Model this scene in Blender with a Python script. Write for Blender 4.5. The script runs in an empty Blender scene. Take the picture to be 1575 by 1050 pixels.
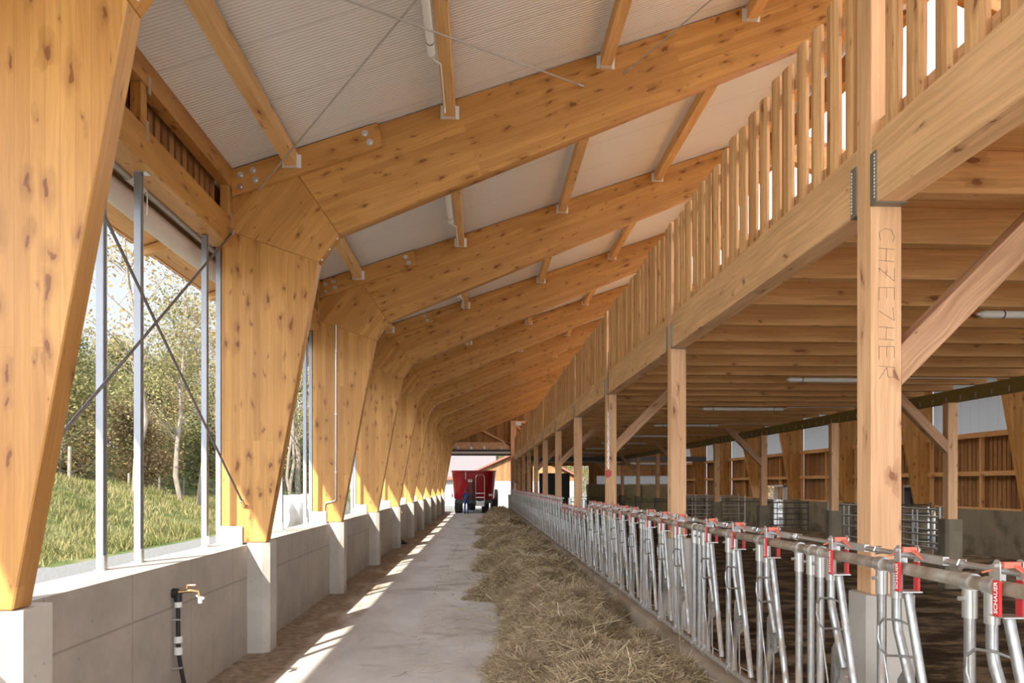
import bpy, math, random
import numpy as np
from mathutils import Vector, Matrix, noise
random.seed(7); rng = np.random.default_rng(7)
S = bpy.context.scene
COL = S.collection
PI = math.pi

# ------------------------------------------------------------ camera / light
H = 2.07
cam_d = bpy.data.cameras.new('camera'); cam = bpy.data.objects.new('camera', cam_d); COL.objects.link(cam)
cam.location = (0, 0, H)
cam.rotation_euler = (PI/2, 0, -math.atan(48.5/1150))
cam_d.sensor_width = 36; cam_d.lens = 36*1150/1575; cam_d.shift_y = (745-525)/1575
cam_d.clip_end = 600; cam_d.clip_start = .05
S.camera = cam
S.view_settings.view_transform = 'Standard'; S.view_settings.look = 'None'
S.view_settings.gamma = 1; S.view_settings.exposure = .9
S.view_settings.use_curve_mapping = False

world = bpy.data.worlds.new('sky'); S.world = world; world.use_nodes = True
wn = world.node_tree; wn.nodes.clear()
tc = wn.nodes.new('ShaderNodeTexCoord'); sx = wn.nodes.new('ShaderNodeSeparateXYZ')
cr = wn.nodes.new('ShaderNodeValToRGB'); bg = wn.nodes.new('ShaderNodeBackground'); wo = wn.nodes.new('ShaderNodeOutputWorld')
wn.links.new(tc.outputs['Generated'], sx.inputs[0]); wn.links.new(sx.outputs['Z'], cr.inputs[0])
cr.color_ramp.elements[0].position = 0.0; cr.color_ramp.elements[0].color = (.90, .93, 1, 1)
cr.color_ramp.elements[1].position = .6; cr.color_ramp.elements[1].color = (.78, .87, 1, 1)
wn.links.new(cr.outputs[0], bg.inputs[0])
nv = wn.nodes.new('ShaderNodeVectorMath'); nv.operation = 'NORMALIZE'; wn.links.new(tc.outputs['Generated'], nv.inputs[0])
dt = wn.nodes.new('ShaderNodeVectorMath'); dt.operation = 'DOT_PRODUCT'; wn.links.new(nv.outputs[0], dt.inputs[0]); dt.inputs[1].default_value = Vector((-1, -2.4, 1.86)).normalized()
m1 = wn.nodes.new('ShaderNodeMath'); m1.operation = 'MAXIMUM'; wn.links.new(dt.outputs['Value'], m1.inputs[0]); m1.inputs[1].default_value = 0
m2 = wn.nodes.new('ShaderNodeMath'); m2.operation = 'POWER'; wn.links.new(m1.outputs[0], m2.inputs[0]); m2.inputs[1].default_value = 1.3
m3 = wn.nodes.new('ShaderNodeMath'); m3.operation = 'MULTIPLY_ADD'; wn.links.new(m2.outputs[0], m3.inputs[0]); m3.inputs[1].default_value = 3.1; m3.inputs[2].default_value = .58
wn.links.new(m3.outputs[0], bg.inputs[1])
wn.links.new(bg.outputs[0], wo.inputs[0])

sun_d = bpy.data.lights.new('sun', 'SUN'); sun = bpy.data.objects.new('sun', sun_d); COL.objects.link(sun)
sun_d.energy = 6.5; sun_d.angle = math.radians(.6); sun_d.color = (1, .93, .82)
sun.rotation_euler = Vector((1, 2.4, -1.86)).to_track_quat('-Z', 'Y').to_euler()
sun.location = (-30, -40, 40)

# ------------------------------------------------------------ materials
def mat(name):
    m = bpy.data.materials.new(name); m.use_nodes = True
    nt = m.node_tree; b = nt.nodes['Principled BSDF']
    return m, nt, b
def N(nt, t, **k):
    n = nt.nodes.new('ShaderNode'+t)
    for a, v in k.items(): setattr(n, a, v)
    return n
def L(nt, a, b): nt.links.new(a, b)
def val(nt, op, a, b=None, c=None, clamp=False):
    n = N(nt, 'Math', operation=op); n.use_clamp = clamp
    for i, x in enumerate((a, b, c)):
        if x is None: continue
        if isinstance(x, (int, float)): n.inputs[i].default_value = x
        else: L(nt, x, n.inputs[i])
    return n.outputs[0]
def mixc(nt, f, a, b, blend='MIX'):
    n = N(nt, 'Mix', data_type='RGBA', blend_type=blend)
    for s, x in ((n.inputs[0], f), (n.inputs[6], a), (n.inputs[7], b)):
        if isinstance(x, (int, float)): s.default_value = x
        elif isinstance(x, tuple): s.default_value = (*x[:3], 1)
        else: L(nt, x, s)
    return n.outputs[2]
def ramp(nt, f, stops):
    n = N(nt, 'ValToRGB'); e = n.color_ramp.elements
    while len(e) < len(stops): e.new(.5)
    for el, (p, c) in zip(e, stops): el.position = p; el.color = (*c, 1)
    L(nt, f, n.inputs[0]); return n.outputs[0]
def g3(v): return (v, v, v)

def wood(name, c, lam=.08, lamlen=2.2, var=.16, knots=1.0, grain=.25, rough=.5, spec=.3, seam=.25):
    """timber: UV u runs along the grain (metres), v across"""
    m, nt, b = mat(name)
    uv = N(nt, 'UVMap'); oi = N(nt, 'ObjectInfo')
    off = N(nt, 'VectorMath', operation='MULTIPLY_ADD')
    cmb = N(nt, 'CombineXYZ'); r = oi.outputs['Random']
    L(nt, val(nt, 'MULTIPLY', r, 37.0), cmb.inputs[0]); L(nt, val(nt, 'MULTIPLY', r, 11.3), cmb.inputs[1])
    add = N(nt, 'VectorMath', operation='ADD'); L(nt, uv.outputs[0], add.inputs[0]); L(nt, cmb.outputs[0], add.inputs[1])
    P = add.outputs[0]
    sp = N(nt, 'SeparateXYZ'); L(nt, P, sp.inputs[0])
    # warp
    w = N(nt, 'TexNoise'); w.inputs['Scale'].default_value = 1.3; L(nt, P, w.inputs['Vector'])
    wv = val(nt, 'MULTIPLY', val(nt, 'SUBTRACT', w.outputs[0], .5), .10)
    gc = N(nt, 'CombineXYZ'); L(nt, val(nt, 'MULTIPLY', sp.outputs[0], 1.1), gc.inputs[0])
    L(nt, val(nt, 'MULTIPLY', val(nt, 'ADD', sp.outputs[1], wv), 34.0), gc.inputs[1])
    g = N(nt, 'TexNoise'); g.inputs['Scale'].default_value = 1.0; g.inputs['Detail'].default_value = 5; g.inputs['Roughness'].default_value = .65
    L(nt, gc.outputs[0], g.inputs['Vector'])
    # broad blotches along the grain
    bc = N(nt, 'CombineXYZ'); L(nt, val(nt, 'MULTIPLY', sp.outputs[0], .9), bc.inputs[0]); L(nt, val(nt, 'MULTIPLY', sp.outputs[1], 5.0), bc.inputs[1])
    bl = N(nt, 'TexNoise'); bl.inputs['Detail'].default_value = 2; bl.inputs['Scale'].default_value = 1.0; L(nt, bc.outputs[0], bl.inputs['Vector'])
    f = val(nt, 'ADD', val(nt, 'MULTIPLY', val(nt, 'SUBTRACT', g.outputs[0], .5), grain*2.2), val(nt, 'MULTIPLY', val(nt, 'SUBTRACT', bl.outputs[0], .5), .35))
    lum = val(nt, 'ADD', 1.0, f)
    if lam:
        br = N(nt, 'TexBrick'); br.offset = .37; L(nt, P, br.inputs['Vector'])
        br.inputs['Color1'].default_value = (1-var, 1-var, 1-var, 1); br.inputs['Color2'].default_value = (1+var*.6, 1+var*.6, 1+var*.6, 1)
        br.inputs['Mortar'].default_value = (1-seam-var*.3,)*3 + (1,)
        br.inputs['Scale'].default_value = 1; br.inputs['Mortar Size'].default_value = .0022; br.inputs['Mortar Smooth'].default_value = .4
        br.inputs['Brick Width'].default_value = lamlen; br.inputs['Row Height'].default_value = lam
        bw = N(nt, 'RGBToBW'); L(nt, br.outputs[0], bw.inputs[0]); lum = val(nt, 'MULTIPLY', lum, bw.outputs[0])
    base = N(nt, 'VectorMath', operation='SCALE'); base.inputs[0].default_value = c; L(nt, lum, base.inputs['Scale'])
    colr = base.outputs[0]
    # redder where darker
    colr = mixc(nt, val(nt, 'MULTIPLY', val(nt, 'SUBTRACT', 1.08, lum), 1.6, clamp=True), colr, (c[0]*.62, c[1]*.42, c[2]*.32))
    if knots:
        kc = N(nt, 'CombineXYZ'); L(nt, val(nt, 'MULTIPLY', sp.outputs[0], 3.0), kc.inputs[0]); L(nt, val(nt, 'MULTIPLY', sp.outputs[1], 7.5), kc.inputs[1])
        vo = N(nt, 'TexVoronoi', voronoi_dimensions='2D'); vo.inputs['Randomness'].default_value = 1; vo.inputs['Scale'].default_value = 1
        kn = N(nt, 'TexNoise'); kn.inputs['Scale'].default_value = 1.7; kn.inputs['Detail'].default_value = 3; L(nt, kc.outputs[0], kn.inputs['Vector'])
        kd = N(nt, 'VectorMath', operation='MULTIPLY_ADD'); L(nt, kn.outputs['Color'], kd.inputs[0]); kd.inputs[1].default_value = (.9, .9, 0); L(nt, kc.outputs[0], kd.inputs[2])
        L(nt, kd.outputs[0], vo.inputs['Vector'])
        wn_ = N(nt, 'SeparateColor'); L(nt, vo.outputs['Color'], wn_.inputs[0])
        keep = val(nt, 'LESS_THAN', wn_.outputs[0], .42*knots)
        rad = val(nt, 'MULTIPLY_ADD', val(nt, 'POWER', wn_.outputs[1], 2.0), .15, .035)
        core = val(nt, 'SUBTRACT', 1.0, val(nt, 'DIVIDE', vo.outputs['Distance'], rad), clamp=True)
        halo = val(nt, 'SUBTRACT', 1.0, val(nt, 'DIVIDE', vo.outputs['Distance'], val(nt, 'MULTIPLY', rad, 3.2)), clamp=True)
        kf = val(nt, 'MULTIPLY', keep, val(nt, 'ADD', val(nt, 'MULTIPLY', core, 1.5), val(nt, 'MULTIPLY', halo, .60)), clamp=True)
        colr = mixc(nt, val(nt, 'MULTIPLY', kf, .85), colr, (c[0]*.30, c[1]*.17, c[2]*.16))
    L(nt, colr, b.inputs['Base Color'])
    b.inputs['Roughness'].default_value = rough; b.inputs['Specular IOR Level'].default_value = spec
    bp = N(nt, 'Bump'); bp.inputs['Strength'].default_value = .12; bp.inputs['Distance'].default_value = .004
    L(nt, g.outputs[0], bp.inputs['Height']); L(nt, bp.outputs[0], b.inputs['Normal'])
    return m

def plain(name, c, rough=.5, metal=0., nz=0., nscale=8., spec=.5, bump=0.):
    m, nt, b = mat(name)
    if nz or bump:
        g = N(nt, 'NewGeometry'); n = N(nt, 'TexNoise'); n.inputs['Scale'].default_value = nscale; n.inputs['Detail'].default_value = 4
        L(nt, g.outputs['Position'], n.inputs['Vector'])
        if nz:
            f = val(nt, 'MULTIPLY_ADD', val(nt, 'SUBTRACT', n.outputs[0], .5), nz*2, 1.0)
            s = N(nt, 'VectorMath', operation='SCALE'); s.inputs[0].default_value = c; L(nt, f, s.inputs['Scale']); L(nt, s.outputs[0], b.inputs['Base Color'])
        else: b.inputs['Base Color'].default_value = (*c, 1)
        if bump:
            bp = N(nt, 'Bump'); bp.inputs['Strength'].default_value = bump; bp.inputs['Distance'].default_value = .02
            L(nt, n.outputs[0], bp.inputs['Height']); L(nt, bp.outputs[0], b.inputs['Normal'])
    else: b.inputs['Base Color'].default_value = (*c, 1)
    b.inputs['Roughness'].default_value = rough; b.inputs['Metallic'].default_value = metal; b.inputs['Specular IOR Level'].default_value = spec
    return m

M = {}
M['glulam'] = wood('glulam_wood', (.55, .28, .08), lam=.085, lamlen=4.5, var=.10, knots=1.35, seam=.16, grain=.19, rough=.42, spec=.35)
M['board'] = wood('splice_board_wood', (.55, .28, .08), lam=0, knots=1.2, grain=.16, rough=.42)
M['sawn'] = wood('sawn_spruce', (.84, .52, .29), lam=0, knots=.55, grain=.22, rough=.65, spec=.2)
M['beam'] = wood('loft_beam_wood', (.84, .53, .29), lam=0, knots=.45, grain=.24, rough=.65, spec=.2)
M['purlin'] = wood('purlin_wood', (.74, .46, .20), lam=0, knots=.5, grain=.2, rough=.6, spec=.2)
M['slat'] = wood('waney_slat_wood', (.74, .44, .21), lam=.19, lamlen=9, var=.16, knots=.8, grain=.34, rough=.7, spec=.2, seam=.3)
M['joist'] = wood('joist_wood', (.76, .43, .18), lam=0, knots=.5, grain=.25, rough=.65, spec=.2)
M['brown'] = wood('weathered_cladding', (.42, .22, .09), lam=.16, lamlen=9, var=.22, knots=.7, grain=.35, rough=.7, spec=.2, seam=.55)
M['cladfar'] = wood('sunlit_cladding', (.30, .17, .07), lam=.30, lamlen=9, var=.25, knots=0, grain=.3, seam=.5)
M['brace'] = wood('planed_brace_wood', (.62, .37, .22), lam=0, knots=.4, grain=.42, rough=.75, spec=.15)
M['galv'] = plain('galvanised_steel', (.62, .62, .61), rough=.32, metal=.8, nz=.12, nscale=14)
M['galvdirty'] = None
M['hanger'] = plain('hanger_steel', (.26, .25, .22), rough=.45, metal=.4)
M['polesteel'] = plain('grey_channel_steel', (.30, .31, .33), rough=.4, metal=.5, nz=.1)
M['zinc'] = plain('white_zinc', (.80, .80, .80), rough=.4, metal=.3)
M['steel'] = plain('bright_steel', (.72, .72, .72), rough=.25, metal=.9)
M['dsteel'] = plain('dark_steel', (.12, .115, .11), rough=.5, metal=.6)
M['rod'] = plain('grey_tension_rod', (.20, .18, .17), rough=.45, metal=.6)
M['red'] = plain('red_plastic', (.62, .035, .035), rough=.35)
M['salmon'] = plain('faded_red_lever', (.78, .20, .13), rough=.5)
M['white'] = plain('white_plastic', (.82, .81, .78), rough=.4)
M['whiteink'] = plain('white_ink', (.9, .88, .86), rough=.5)
M['black'] = plain('black_rubber', (.02, .02, .02), rough=.5)
M['tarp'] = plain('pale_curtain_fabric', (.62, .52, .43), rough=.6)
M['greytube'] = plain('grey_motor_tube', (.42, .40, .36), rough=.4, metal=.3)
M['gutter'] = plain('brown_tile_edge', (.35, .20, .14), rough=.6)
M['pencil'] = plain('pencil_marks', (.30, .22, .17), rough=.8)
M['copper'] = plain('copper_lever', (.75, .25, .12), rough=.3, metal=.6)
M['brass'] = plain('brass_fitting', (.45, .32, .15), rough=.35, metal=.8)
M['wrap'] = plain('white_bale_wrap', (.82, .84, .82), rough=.35, bump=.3, nscale=6)
M['mixred'] = plain('red_wagon_paint', (.42, .012, .018), rough=.28, nz=.2, nscale=1.5)
M['tyre'] = plain('tyre_rubber', (.03, .028, .026), rough=.8)
M['blue'] = plain('blue_overall', (.03, .07, .22), rough=.8)
M['skin'] = plain('skin', (.62, .36, .26), rough=.5)
M['cap'] = plain('brown_hair', (.12, .07, .04), rough=.8)
M['render'] = plain('white_render', (.5, .49, .47), rough=.8)
M['rooftile'] = plain('pale_roof_sheet', (.15, .125, .12), rough=.5)
M['redtrim'] = plain('red_roof_trim', (.38, .09, .06), rough=.5)
M['bark'] = plain('pale_bark', (.20, .165, .125), rough=.9, nz=.5, nscale=7)
M['oldpost'] = plain('grey_fence_wood', (.22, .19, .15), rough=.9, nz=.2)
M['bale'] = plain('olive_hay_bale', (.30, .25, .13), rough=.95, nz=.4, nscale=5, bump=.8)
M['girder'] = plain('mossy_girder_wood', (.28, .19, .05), rough=.75, nz=.3, nscale=12)
M['manure'] = None

def galv_dirty():
    m, nt, b = mat('galvanised_tube_with_brown_dirt')
    g = N(nt, 'NewGeometry'); n = N(nt, 'TexNoise'); n.inputs['Scale'].default_value = 7; n.inputs['Detail'].default_value = 6
    mp = N(nt, 'Mapping'); mp.inputs['Scale'].default_value = (3, 3, .8)
    L(nt, g.outputs['Position'], mp.inputs[0]); L(nt, mp.outputs[0], n.inputs['Vector'])
    sp = N(nt, 'SeparateXYZ'); L(nt, g.outputs['Position'], sp.inputs[0])
    low = val(nt, 'MULTIPLY', val(nt, 'SUBTRACT', 1.30, sp.outputs[2]), .27)
    f = val(nt, 'MULTIPLY', val(nt, 'SUBTRACT', val(nt, 'ADD', n.outputs[0], low), .55), 5.0, clamp=True)
    n2 = N(nt, 'TexNoise'); n2.inputs['Scale'].default_value = 30; L(nt, g.outputs['Position'], n2.inputs['Vector'])
    c0 = ramp(nt, n2.outputs[0], [(.3, (.37, .37, .365)), (.7, (.47, .47, .46))])
    c = mixc(nt, val(nt, 'MULTIPLY', f, .7), c0, (.34, .25, .16))
    L(nt, c, b.inputs['Base Color']); L(nt, val(nt, 'MULTIPLY_ADD', f, -.7, .85), b.inputs['Metallic'])
    L(nt, val(nt, 'MULTIPLY_ADD', f, .3, .36), b.inputs['Roughness'])
    return m
M['galvdirty'] = galv_dirty()
def rail_mat():
    m, nt, b = mat('worn_top_rail')
    g = N(nt, 'NewGeometry'); n = N(nt, 'TexNoise'); n.inputs['Scale'].default_value = 9; n.inputs['Detail'].default_value = 5
    L(nt, g.outputs['Position'], n.inputs['Vector'])
    c = ramp(nt, n.outputs[0], [(.35, (.30, .24, .17)), (.55, (.42, .36, .29)), (.7, (.55, .53, .5))])
    L(nt, c, b.inputs['Base Color']); b.inputs['Metallic'].default_value = .4; b.inputs['Roughness'].default_value = .5
    return m
M['rail'] = rail_mat()

def concrete(name, c, joints=False, rough=.75, stain=.0, stainc=(.12, .09, .05), stain_scale=1.6):
    m, nt, b = mat(name)
    g = N(nt, 'NewGeometry'); sp = N(nt, 'SeparateXYZ'); L(nt, g.outputs['Position'], sp.inputs[0])
    n = N(nt, 'TexNoise'); n.inputs['Scale'].default_value = 2.2; n.inputs['Detail'].default_value = 7; n.inputs['Roughness'].default_value = .6
    L(nt, g.outputs['Position'], n.inputs['Vector'])
    colr = ramp(nt, n.outputs[0], [(.3, tuple(x*.84 for x in c)), (.7, tuple(x*1.1 for x in c))])
    n2 = N(nt, 'TexVoronoi'); n2.inputs['Scale'].default_value = 7; L(nt, g.outputs['Position'], n2.inputs['Vector'])
    pit = val(nt, 'LESS_THAN', n2.outputs['Distance'], .07)
    colr = mixc(nt, val(nt, 'MULTIPLY', pit, .5), colr, tuple(x*.4 for x in c))
    if joints:
        a = val(nt, 'ABSOLUTE', val(nt, 'SUBTRACT', sp.outputs[2], .93))
        l1 = val(nt, 'SUBTRACT', 1.0, val(nt, 'DIVIDE', a, .014), clamp=True)
        fy = val(nt, 'ABSOLUTE', val(nt, 'SUBTRACT', val(nt, 'FRACT', val(nt, 'DIVIDE', val(nt, 'ADD', sp.outputs[1], .6), 1.25)), .5))
        l2 = val(nt, 'SUBTRACT', 1.0, val(nt, 'DIVIDE', fy, .008), clamp=True)
        ln = val(nt, 'MULTIPLY', val(nt, 'MAXIMUM', l1, l2), .6)
        colr = mixc(nt, ln, colr, tuple(x*.35 for x in c))
    if stain:
        n3 = N(nt, 'TexNoise'); n3.inputs['Scale'].default_value = stain_scale; n3.inputs['Detail'].default_value = 8; L(nt, g.outputs['Position'], n3.inputs['Vector'])
        low = val(nt, 'MULTIPLY', sp.outputs[2], -.12)
        f = val(nt, 'MULTIPLY', val(nt, 'SUBTRACT', val(nt, 'ADD', n3.outputs[0], low), .42), 5.0, clamp=True)
        colr = mixc(nt, val(nt, 'MULTIPLY', f, stain), colr, stainc)
    L(nt, colr, b.inputs['Base Color']); b.inputs['Roughness'].default_value = rough; b.inputs['Specular IOR Level'].default_value = .25
    bp = N(nt, 'Bump'); bp.inputs['Strength'].default_value = .15; bp.inputs['Distance'].default_value = .01
    L(nt, n.outputs[0], bp.inputs['Height']); L(nt, bp.outputs[0], b.inputs['Normal'])
    return m
M['conc'] = concrete('cast_concrete', (.47, .42, .36), joints=True)
M['pier'] = concrete('smooth_pier_concrete', (.56, .52, .46))
M['dirtyconc'] = concrete('manure_splashed_concrete', (.27, .225, .155), stain=.75, stainc=(.10, .07, .035))
M['kerb'] = concrete('kerb_concrete', (.40, .31, .22), stain=.6, stainc=(.20, .13, .07))

def alley_mat():
    m, nt, b = mat('alley_floor_concrete')
    g = N(nt, 'NewGeometry'); sp = N(nt, 'SeparateXYZ'); L(nt, g.outputs['Position'], sp.inputs[0])
    n = N(nt, 'TexNoise'); n.inputs['Scale'].default_value = 1.1; n.inputs['Detail'].default_value = 8; n.inputs['Roughness'].default_value = .62
    mp = N(nt, 'Mapping'); mp.inputs['Scale'].default_value = (1, .45, 1); L(nt, g.outputs['Position'], mp.inputs[0]); L(nt, mp.outputs[0], n.inputs['Vector'])
    base = ramp(nt, n.outputs[0], [(.28, (.46, .42, .37)), (.5, (.60, .56, .51)), (.72, (.70, .665, .62))])
    # brown dried dirt swept against the left wall
    edge = val(nt, 'MULTIPLY', val(nt, 'SUBTRACT', -1.95, sp.outputs[0]), .42)
    n2 = N(nt, 'TexNoise'); n2.inputs['Scale'].default_value = 1.7; n2.inputs['Detail'].default_value = 7
    mp2 = N(nt, 'Mapping'); mp2.inputs['Scale'].default_value = (1.6, .5, 1); L(nt, g.outputs['Position'], mp2.inputs[0]); L(nt, mp2.outputs[0], n2.inputs['Vector'])
    f = val(nt, 'MULTIPLY', val(nt, 'SUBTRACT', val(nt, 'ADD', n2.outputs[0], edge), .52), 5.5, clamp=True)
    n3 = N(nt, 'TexNoise'); n3.inputs['Scale'].default_value = 9; n3.inputs['Detail'].default_value = 5; L(nt, g.outputs['Position'], n3.inputs['Vector'])
    dirt = ramp(nt, n3.outputs[0], [(.38, (.13, .08, .038)), (.62, (.40, .29, .175))])
    c = mixc(nt, val(nt, 'MULTIPLY', f, .72), base, dirt)
    n4 = N(nt, 'TexNoise'); n4.inputs['Scale'].default_value = 1.0; n4.inputs['Detail'].default_value = 5; n4.inputs['Distortion'].default_value = .6
    mp4 = N(nt, 'Mapping'); mp4.inputs['Scale'].default_value = (.9, 1.3, 1); mp4.inputs['Location'].default_value = (3.3, 7.1, 0); L(nt, g.outputs['Position'], mp4.inputs[0]); L(nt, mp4.outputs[0], n4.inputs['Vector'])
    sf = val(nt, 'MULTIPLY', val(nt, 'SUBTRACT', n4.outputs[0], .585), 14.0, clamp=True)
    c = mixc(nt, val(nt, 'MULTIPLY', sf, .5), c, (.30, .255, .205))
    L(nt, c, b.inputs['Base Color']); b.inputs['Roughness'].default_value = .7; b.inputs['Specular IOR Level'].default_value = .3
    bp = N(nt, 'Bump'); bp.inputs['Strength'].default_value = .25; bp.inputs['Distance'].default_value = .01
    L(nt, n3.outputs[0], bp.inputs['Height']); L(nt, bp.outputs[0], b.inputs['Normal'])
    return m
M['alley'] = alley_mat()
def noise_ramp(name, stops, scale, rough=.9, bump=.5, vec=(1, 1, 1), detail=8, dist=.03):
    m, nt, b = mat(name)
    g = N(nt, 'NewGeometry'); n = N(nt, 'TexNoise'); n.inputs['Scale'].default_value = scale; n.inputs['Detail'].default_value = detail; n.inputs['Roughness'].default_value = .65
    mp = N(nt, 'Mapping'); mp.inputs['Scale'].default_value = vec; L(nt, g.outputs['Position'], mp.inputs[0]); L(nt, mp.outputs[0], n.inputs['Vector'])
    L(nt, ramp(nt, n.outputs[0], stops), b.inputs['Base Color']); b.inputs['Roughness'].default_value = rough; b.inputs['Specular IOR Level'].default_value = .2
    bp = N(nt, 'Bump'); bp.inputs['Strength'].default_value = bump; bp.inputs['Distance'].default_value = dist
    L(nt, n.outputs[0], bp.inputs['Height']); L(nt, bp.outputs[0], b.inputs['Normal'])
    return m
M['manure'] = noise_ramp('manure_covered_floor', [(.40, (.035, .022, .012)), (.49, (.09, .06, .032)), (.58, (.30, .22, .13))], 1.5, rough=.55, vec=(.9, 1.4, 1), dist=.06)
M['gravel'] = noise_ramp('gravel', [(.35, (.11, .105, .10)), (.65, (.22, .215, .20))], 16)
M['grassground'] = noise_ramp('grass_ground', [(.3, (0.040, 0.060, 0.015)), (.5, (0.090, 0.110, 0.030)), (.7, (0.210, 0.180, 0.085))], .9)
M['hayfill'] = noise_ramp('hay', [(.3, (.11, .08, .045)), (.5, (.27, .20, .115)), (.7, (.44, .34, .20))], 26, bump=1.0)

def island_mat(name, stops, rough=.8, trans=0., noise_mix=0.):
    m, nt, b = mat(name)
    g = N(nt, 'NewGeometry')
    f = g.outputs['Random Per Island']
    if noise_mix:
        n = N(nt, 'TexNoise'); n.inputs['Scale'].default_value = .55; n.inputs['Detail'].default_value = 3; L(nt, g.outputs['Position'], n.inputs['Vector'])
        f = val(nt, 'ADD', val(nt, 'MULTIPLY', f, 1-noise_mix), val(nt, 'MULTIPLY', n.outputs[0], noise_mix))
    c = ramp(nt, f, stops); L(nt, c, b.inputs['Base Color']); b.inputs['Roughness'].default_value = rough; b.inputs['Specular IOR Level'].default_value = .2
    if trans:
        t = N(nt, 'BsdfTranslucent'); L(nt, c, t.inputs[0]); mx = N(nt, 'MixShader'); mx.inputs[0].default_value = trans
        L(nt, b.outputs[0], mx.inputs[1]); L(nt, t.outputs[0], mx.inputs[2]); L(nt, mx.outputs[0], nt.nodes['Material Output'].inputs[0])
    return m
M['straw'] = island_mat('hay_stalks', [(.0, (.16, .12, .07)), (.35, (.37, .285, .18)), (.7, (.68, .54, .34)), (1., (.97, .85, .60))], .7, .15, .35)
M['palestraw'] = island_mat('pale_straw', [(.0, (.52, .42, .24)), (1., (.88, .76, .50))], .6, .15)
M['blade'] = island_mat('grass_blades', [(.0, (0.039, 0.055, 0.011)), (.36, (0.11, 0.125, 0.03)), (.49, (0.21, 0.20, 0.075)), (.66, (0.341, 0.286, 0.132)), (1., (0.413, 0.363, 0.209))], .8, .3, .55)
M['leaf_g'] = island_mat('yellow_green_leaves', [(.0, (0.099, 0.105, 0.037)), (.5, (0.223, 0.205, 0.081)), (1., (0.372, 0.310, 0.149))], .7, .35, .4)
M['leaf_y'] = island_mat('autumn_yellow_leaves', [(.0, (0.149, 0.118, 0.050)), (.5, (0.285, 0.223, 0.099)), (1., (0.409, 0.298, 0.149))], .7, .35, .4)
M['leaf_o'] = island_mat('rusty_autumn_leaves', [(.0, (0.149, 0.093, 0.050)), (.5, (0.273, 0.186, 0.093)), (1., (0.360, 0.279, 0.136))], .7, .35, .4)
M['leaf_d'] = island_mat('dark_green_leaves', [(.0, (0.056, 0.068, 0.025)), (.5, (0.136, 0.143, 0.056)), (1., (0.248, 0.229, 0.099))], .7, .3, .4)

def ceiling_mat():
    m, nt, b = mat('ribbed_white_roof_panel')
    g = N(nt, 'NewGeometry'); sp = N(nt, 'SeparateXYZ'); L(nt, g.outputs['Position'], sp.inputs[0])
    fy = val(nt, 'ABSOLUTE', val(nt, 'SUBTRACT', val(nt, 'FRACT', val(nt, 'ADD', sp.outputs[1], .35)), .5))
    ln = val(nt, 'SUBTRACT', 1.0, val(nt, 'DIVIDE', fy, .006), clamp=True)
    rib = val(nt, 'SINE', val(nt, 'MULTIPLY', sp.outputs[1], 2*PI/.045))
    c = mixc(nt, val(nt, 'MULTIPLY', ln, .75), (.80, .79, .77), (.25, .22, .2))
    L(nt, c, b.inputs['Base Color']); b.inputs['Roughness'].default_value = .33; b.inputs['Specular IOR Level'].default_value = .5
    bp = N(nt, 'Bump'); bp.inputs['Strength'].default_value = .8; bp.inputs['Distance'].default_value = .003
    L(nt, rib, bp.inputs['Height']); L(nt, bp.outputs[0], b.inputs['Normal'])
    return m
M['ceil'] = ceiling_mat()
def translucent(name, c, f=.8, rib=0):
    m, nt, b = mat(name)
    t = N(nt, 'BsdfTranslucent'); t.inputs[0].default_value = (*c, 1); b.inputs['Base Color'].default_value = (*c, 1); b.inputs['Roughness'].default_value = .4
    if rib:
        g = N(nt, 'NewGeometry'); sp = N(nt, 'SeparateXYZ'); L(nt, g.outputs['Position'], sp.inputs[0])
        fy = val(nt, 'ABSOLUTE', val(nt, 'SUBTRACT', val(nt, 'FRACT', val(nt, 'DIVIDE', sp.outputs[1], rib)), .5))
        ln = val(nt, 'SUBTRACT', 1.0, val(nt, 'DIVIDE', fy, .035), clamp=True)
        cc = mixc(nt, val(nt, 'MULTIPLY', ln, .5), c, (.4, .4, .42)); L(nt, cc, t.inputs[0]); L(nt, cc, b.inputs['Base Color'])
    mx = N(nt, 'MixShader'); mx.inputs[0].default_value = f
    L(nt, b.outputs[0], mx.inputs[1]); L(nt, t.outputs[0], mx.inputs[2]); L(nt, mx.outputs[0], nt.nodes['Material Output'].inputs[0])
    return m
M['transl'] = translucent('translucent_panel', (.60, .59, .58), .9, .42)
M['skylight'] = translucent('translucent_roof_sheet', (.95, .95, .95), .92)

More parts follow.
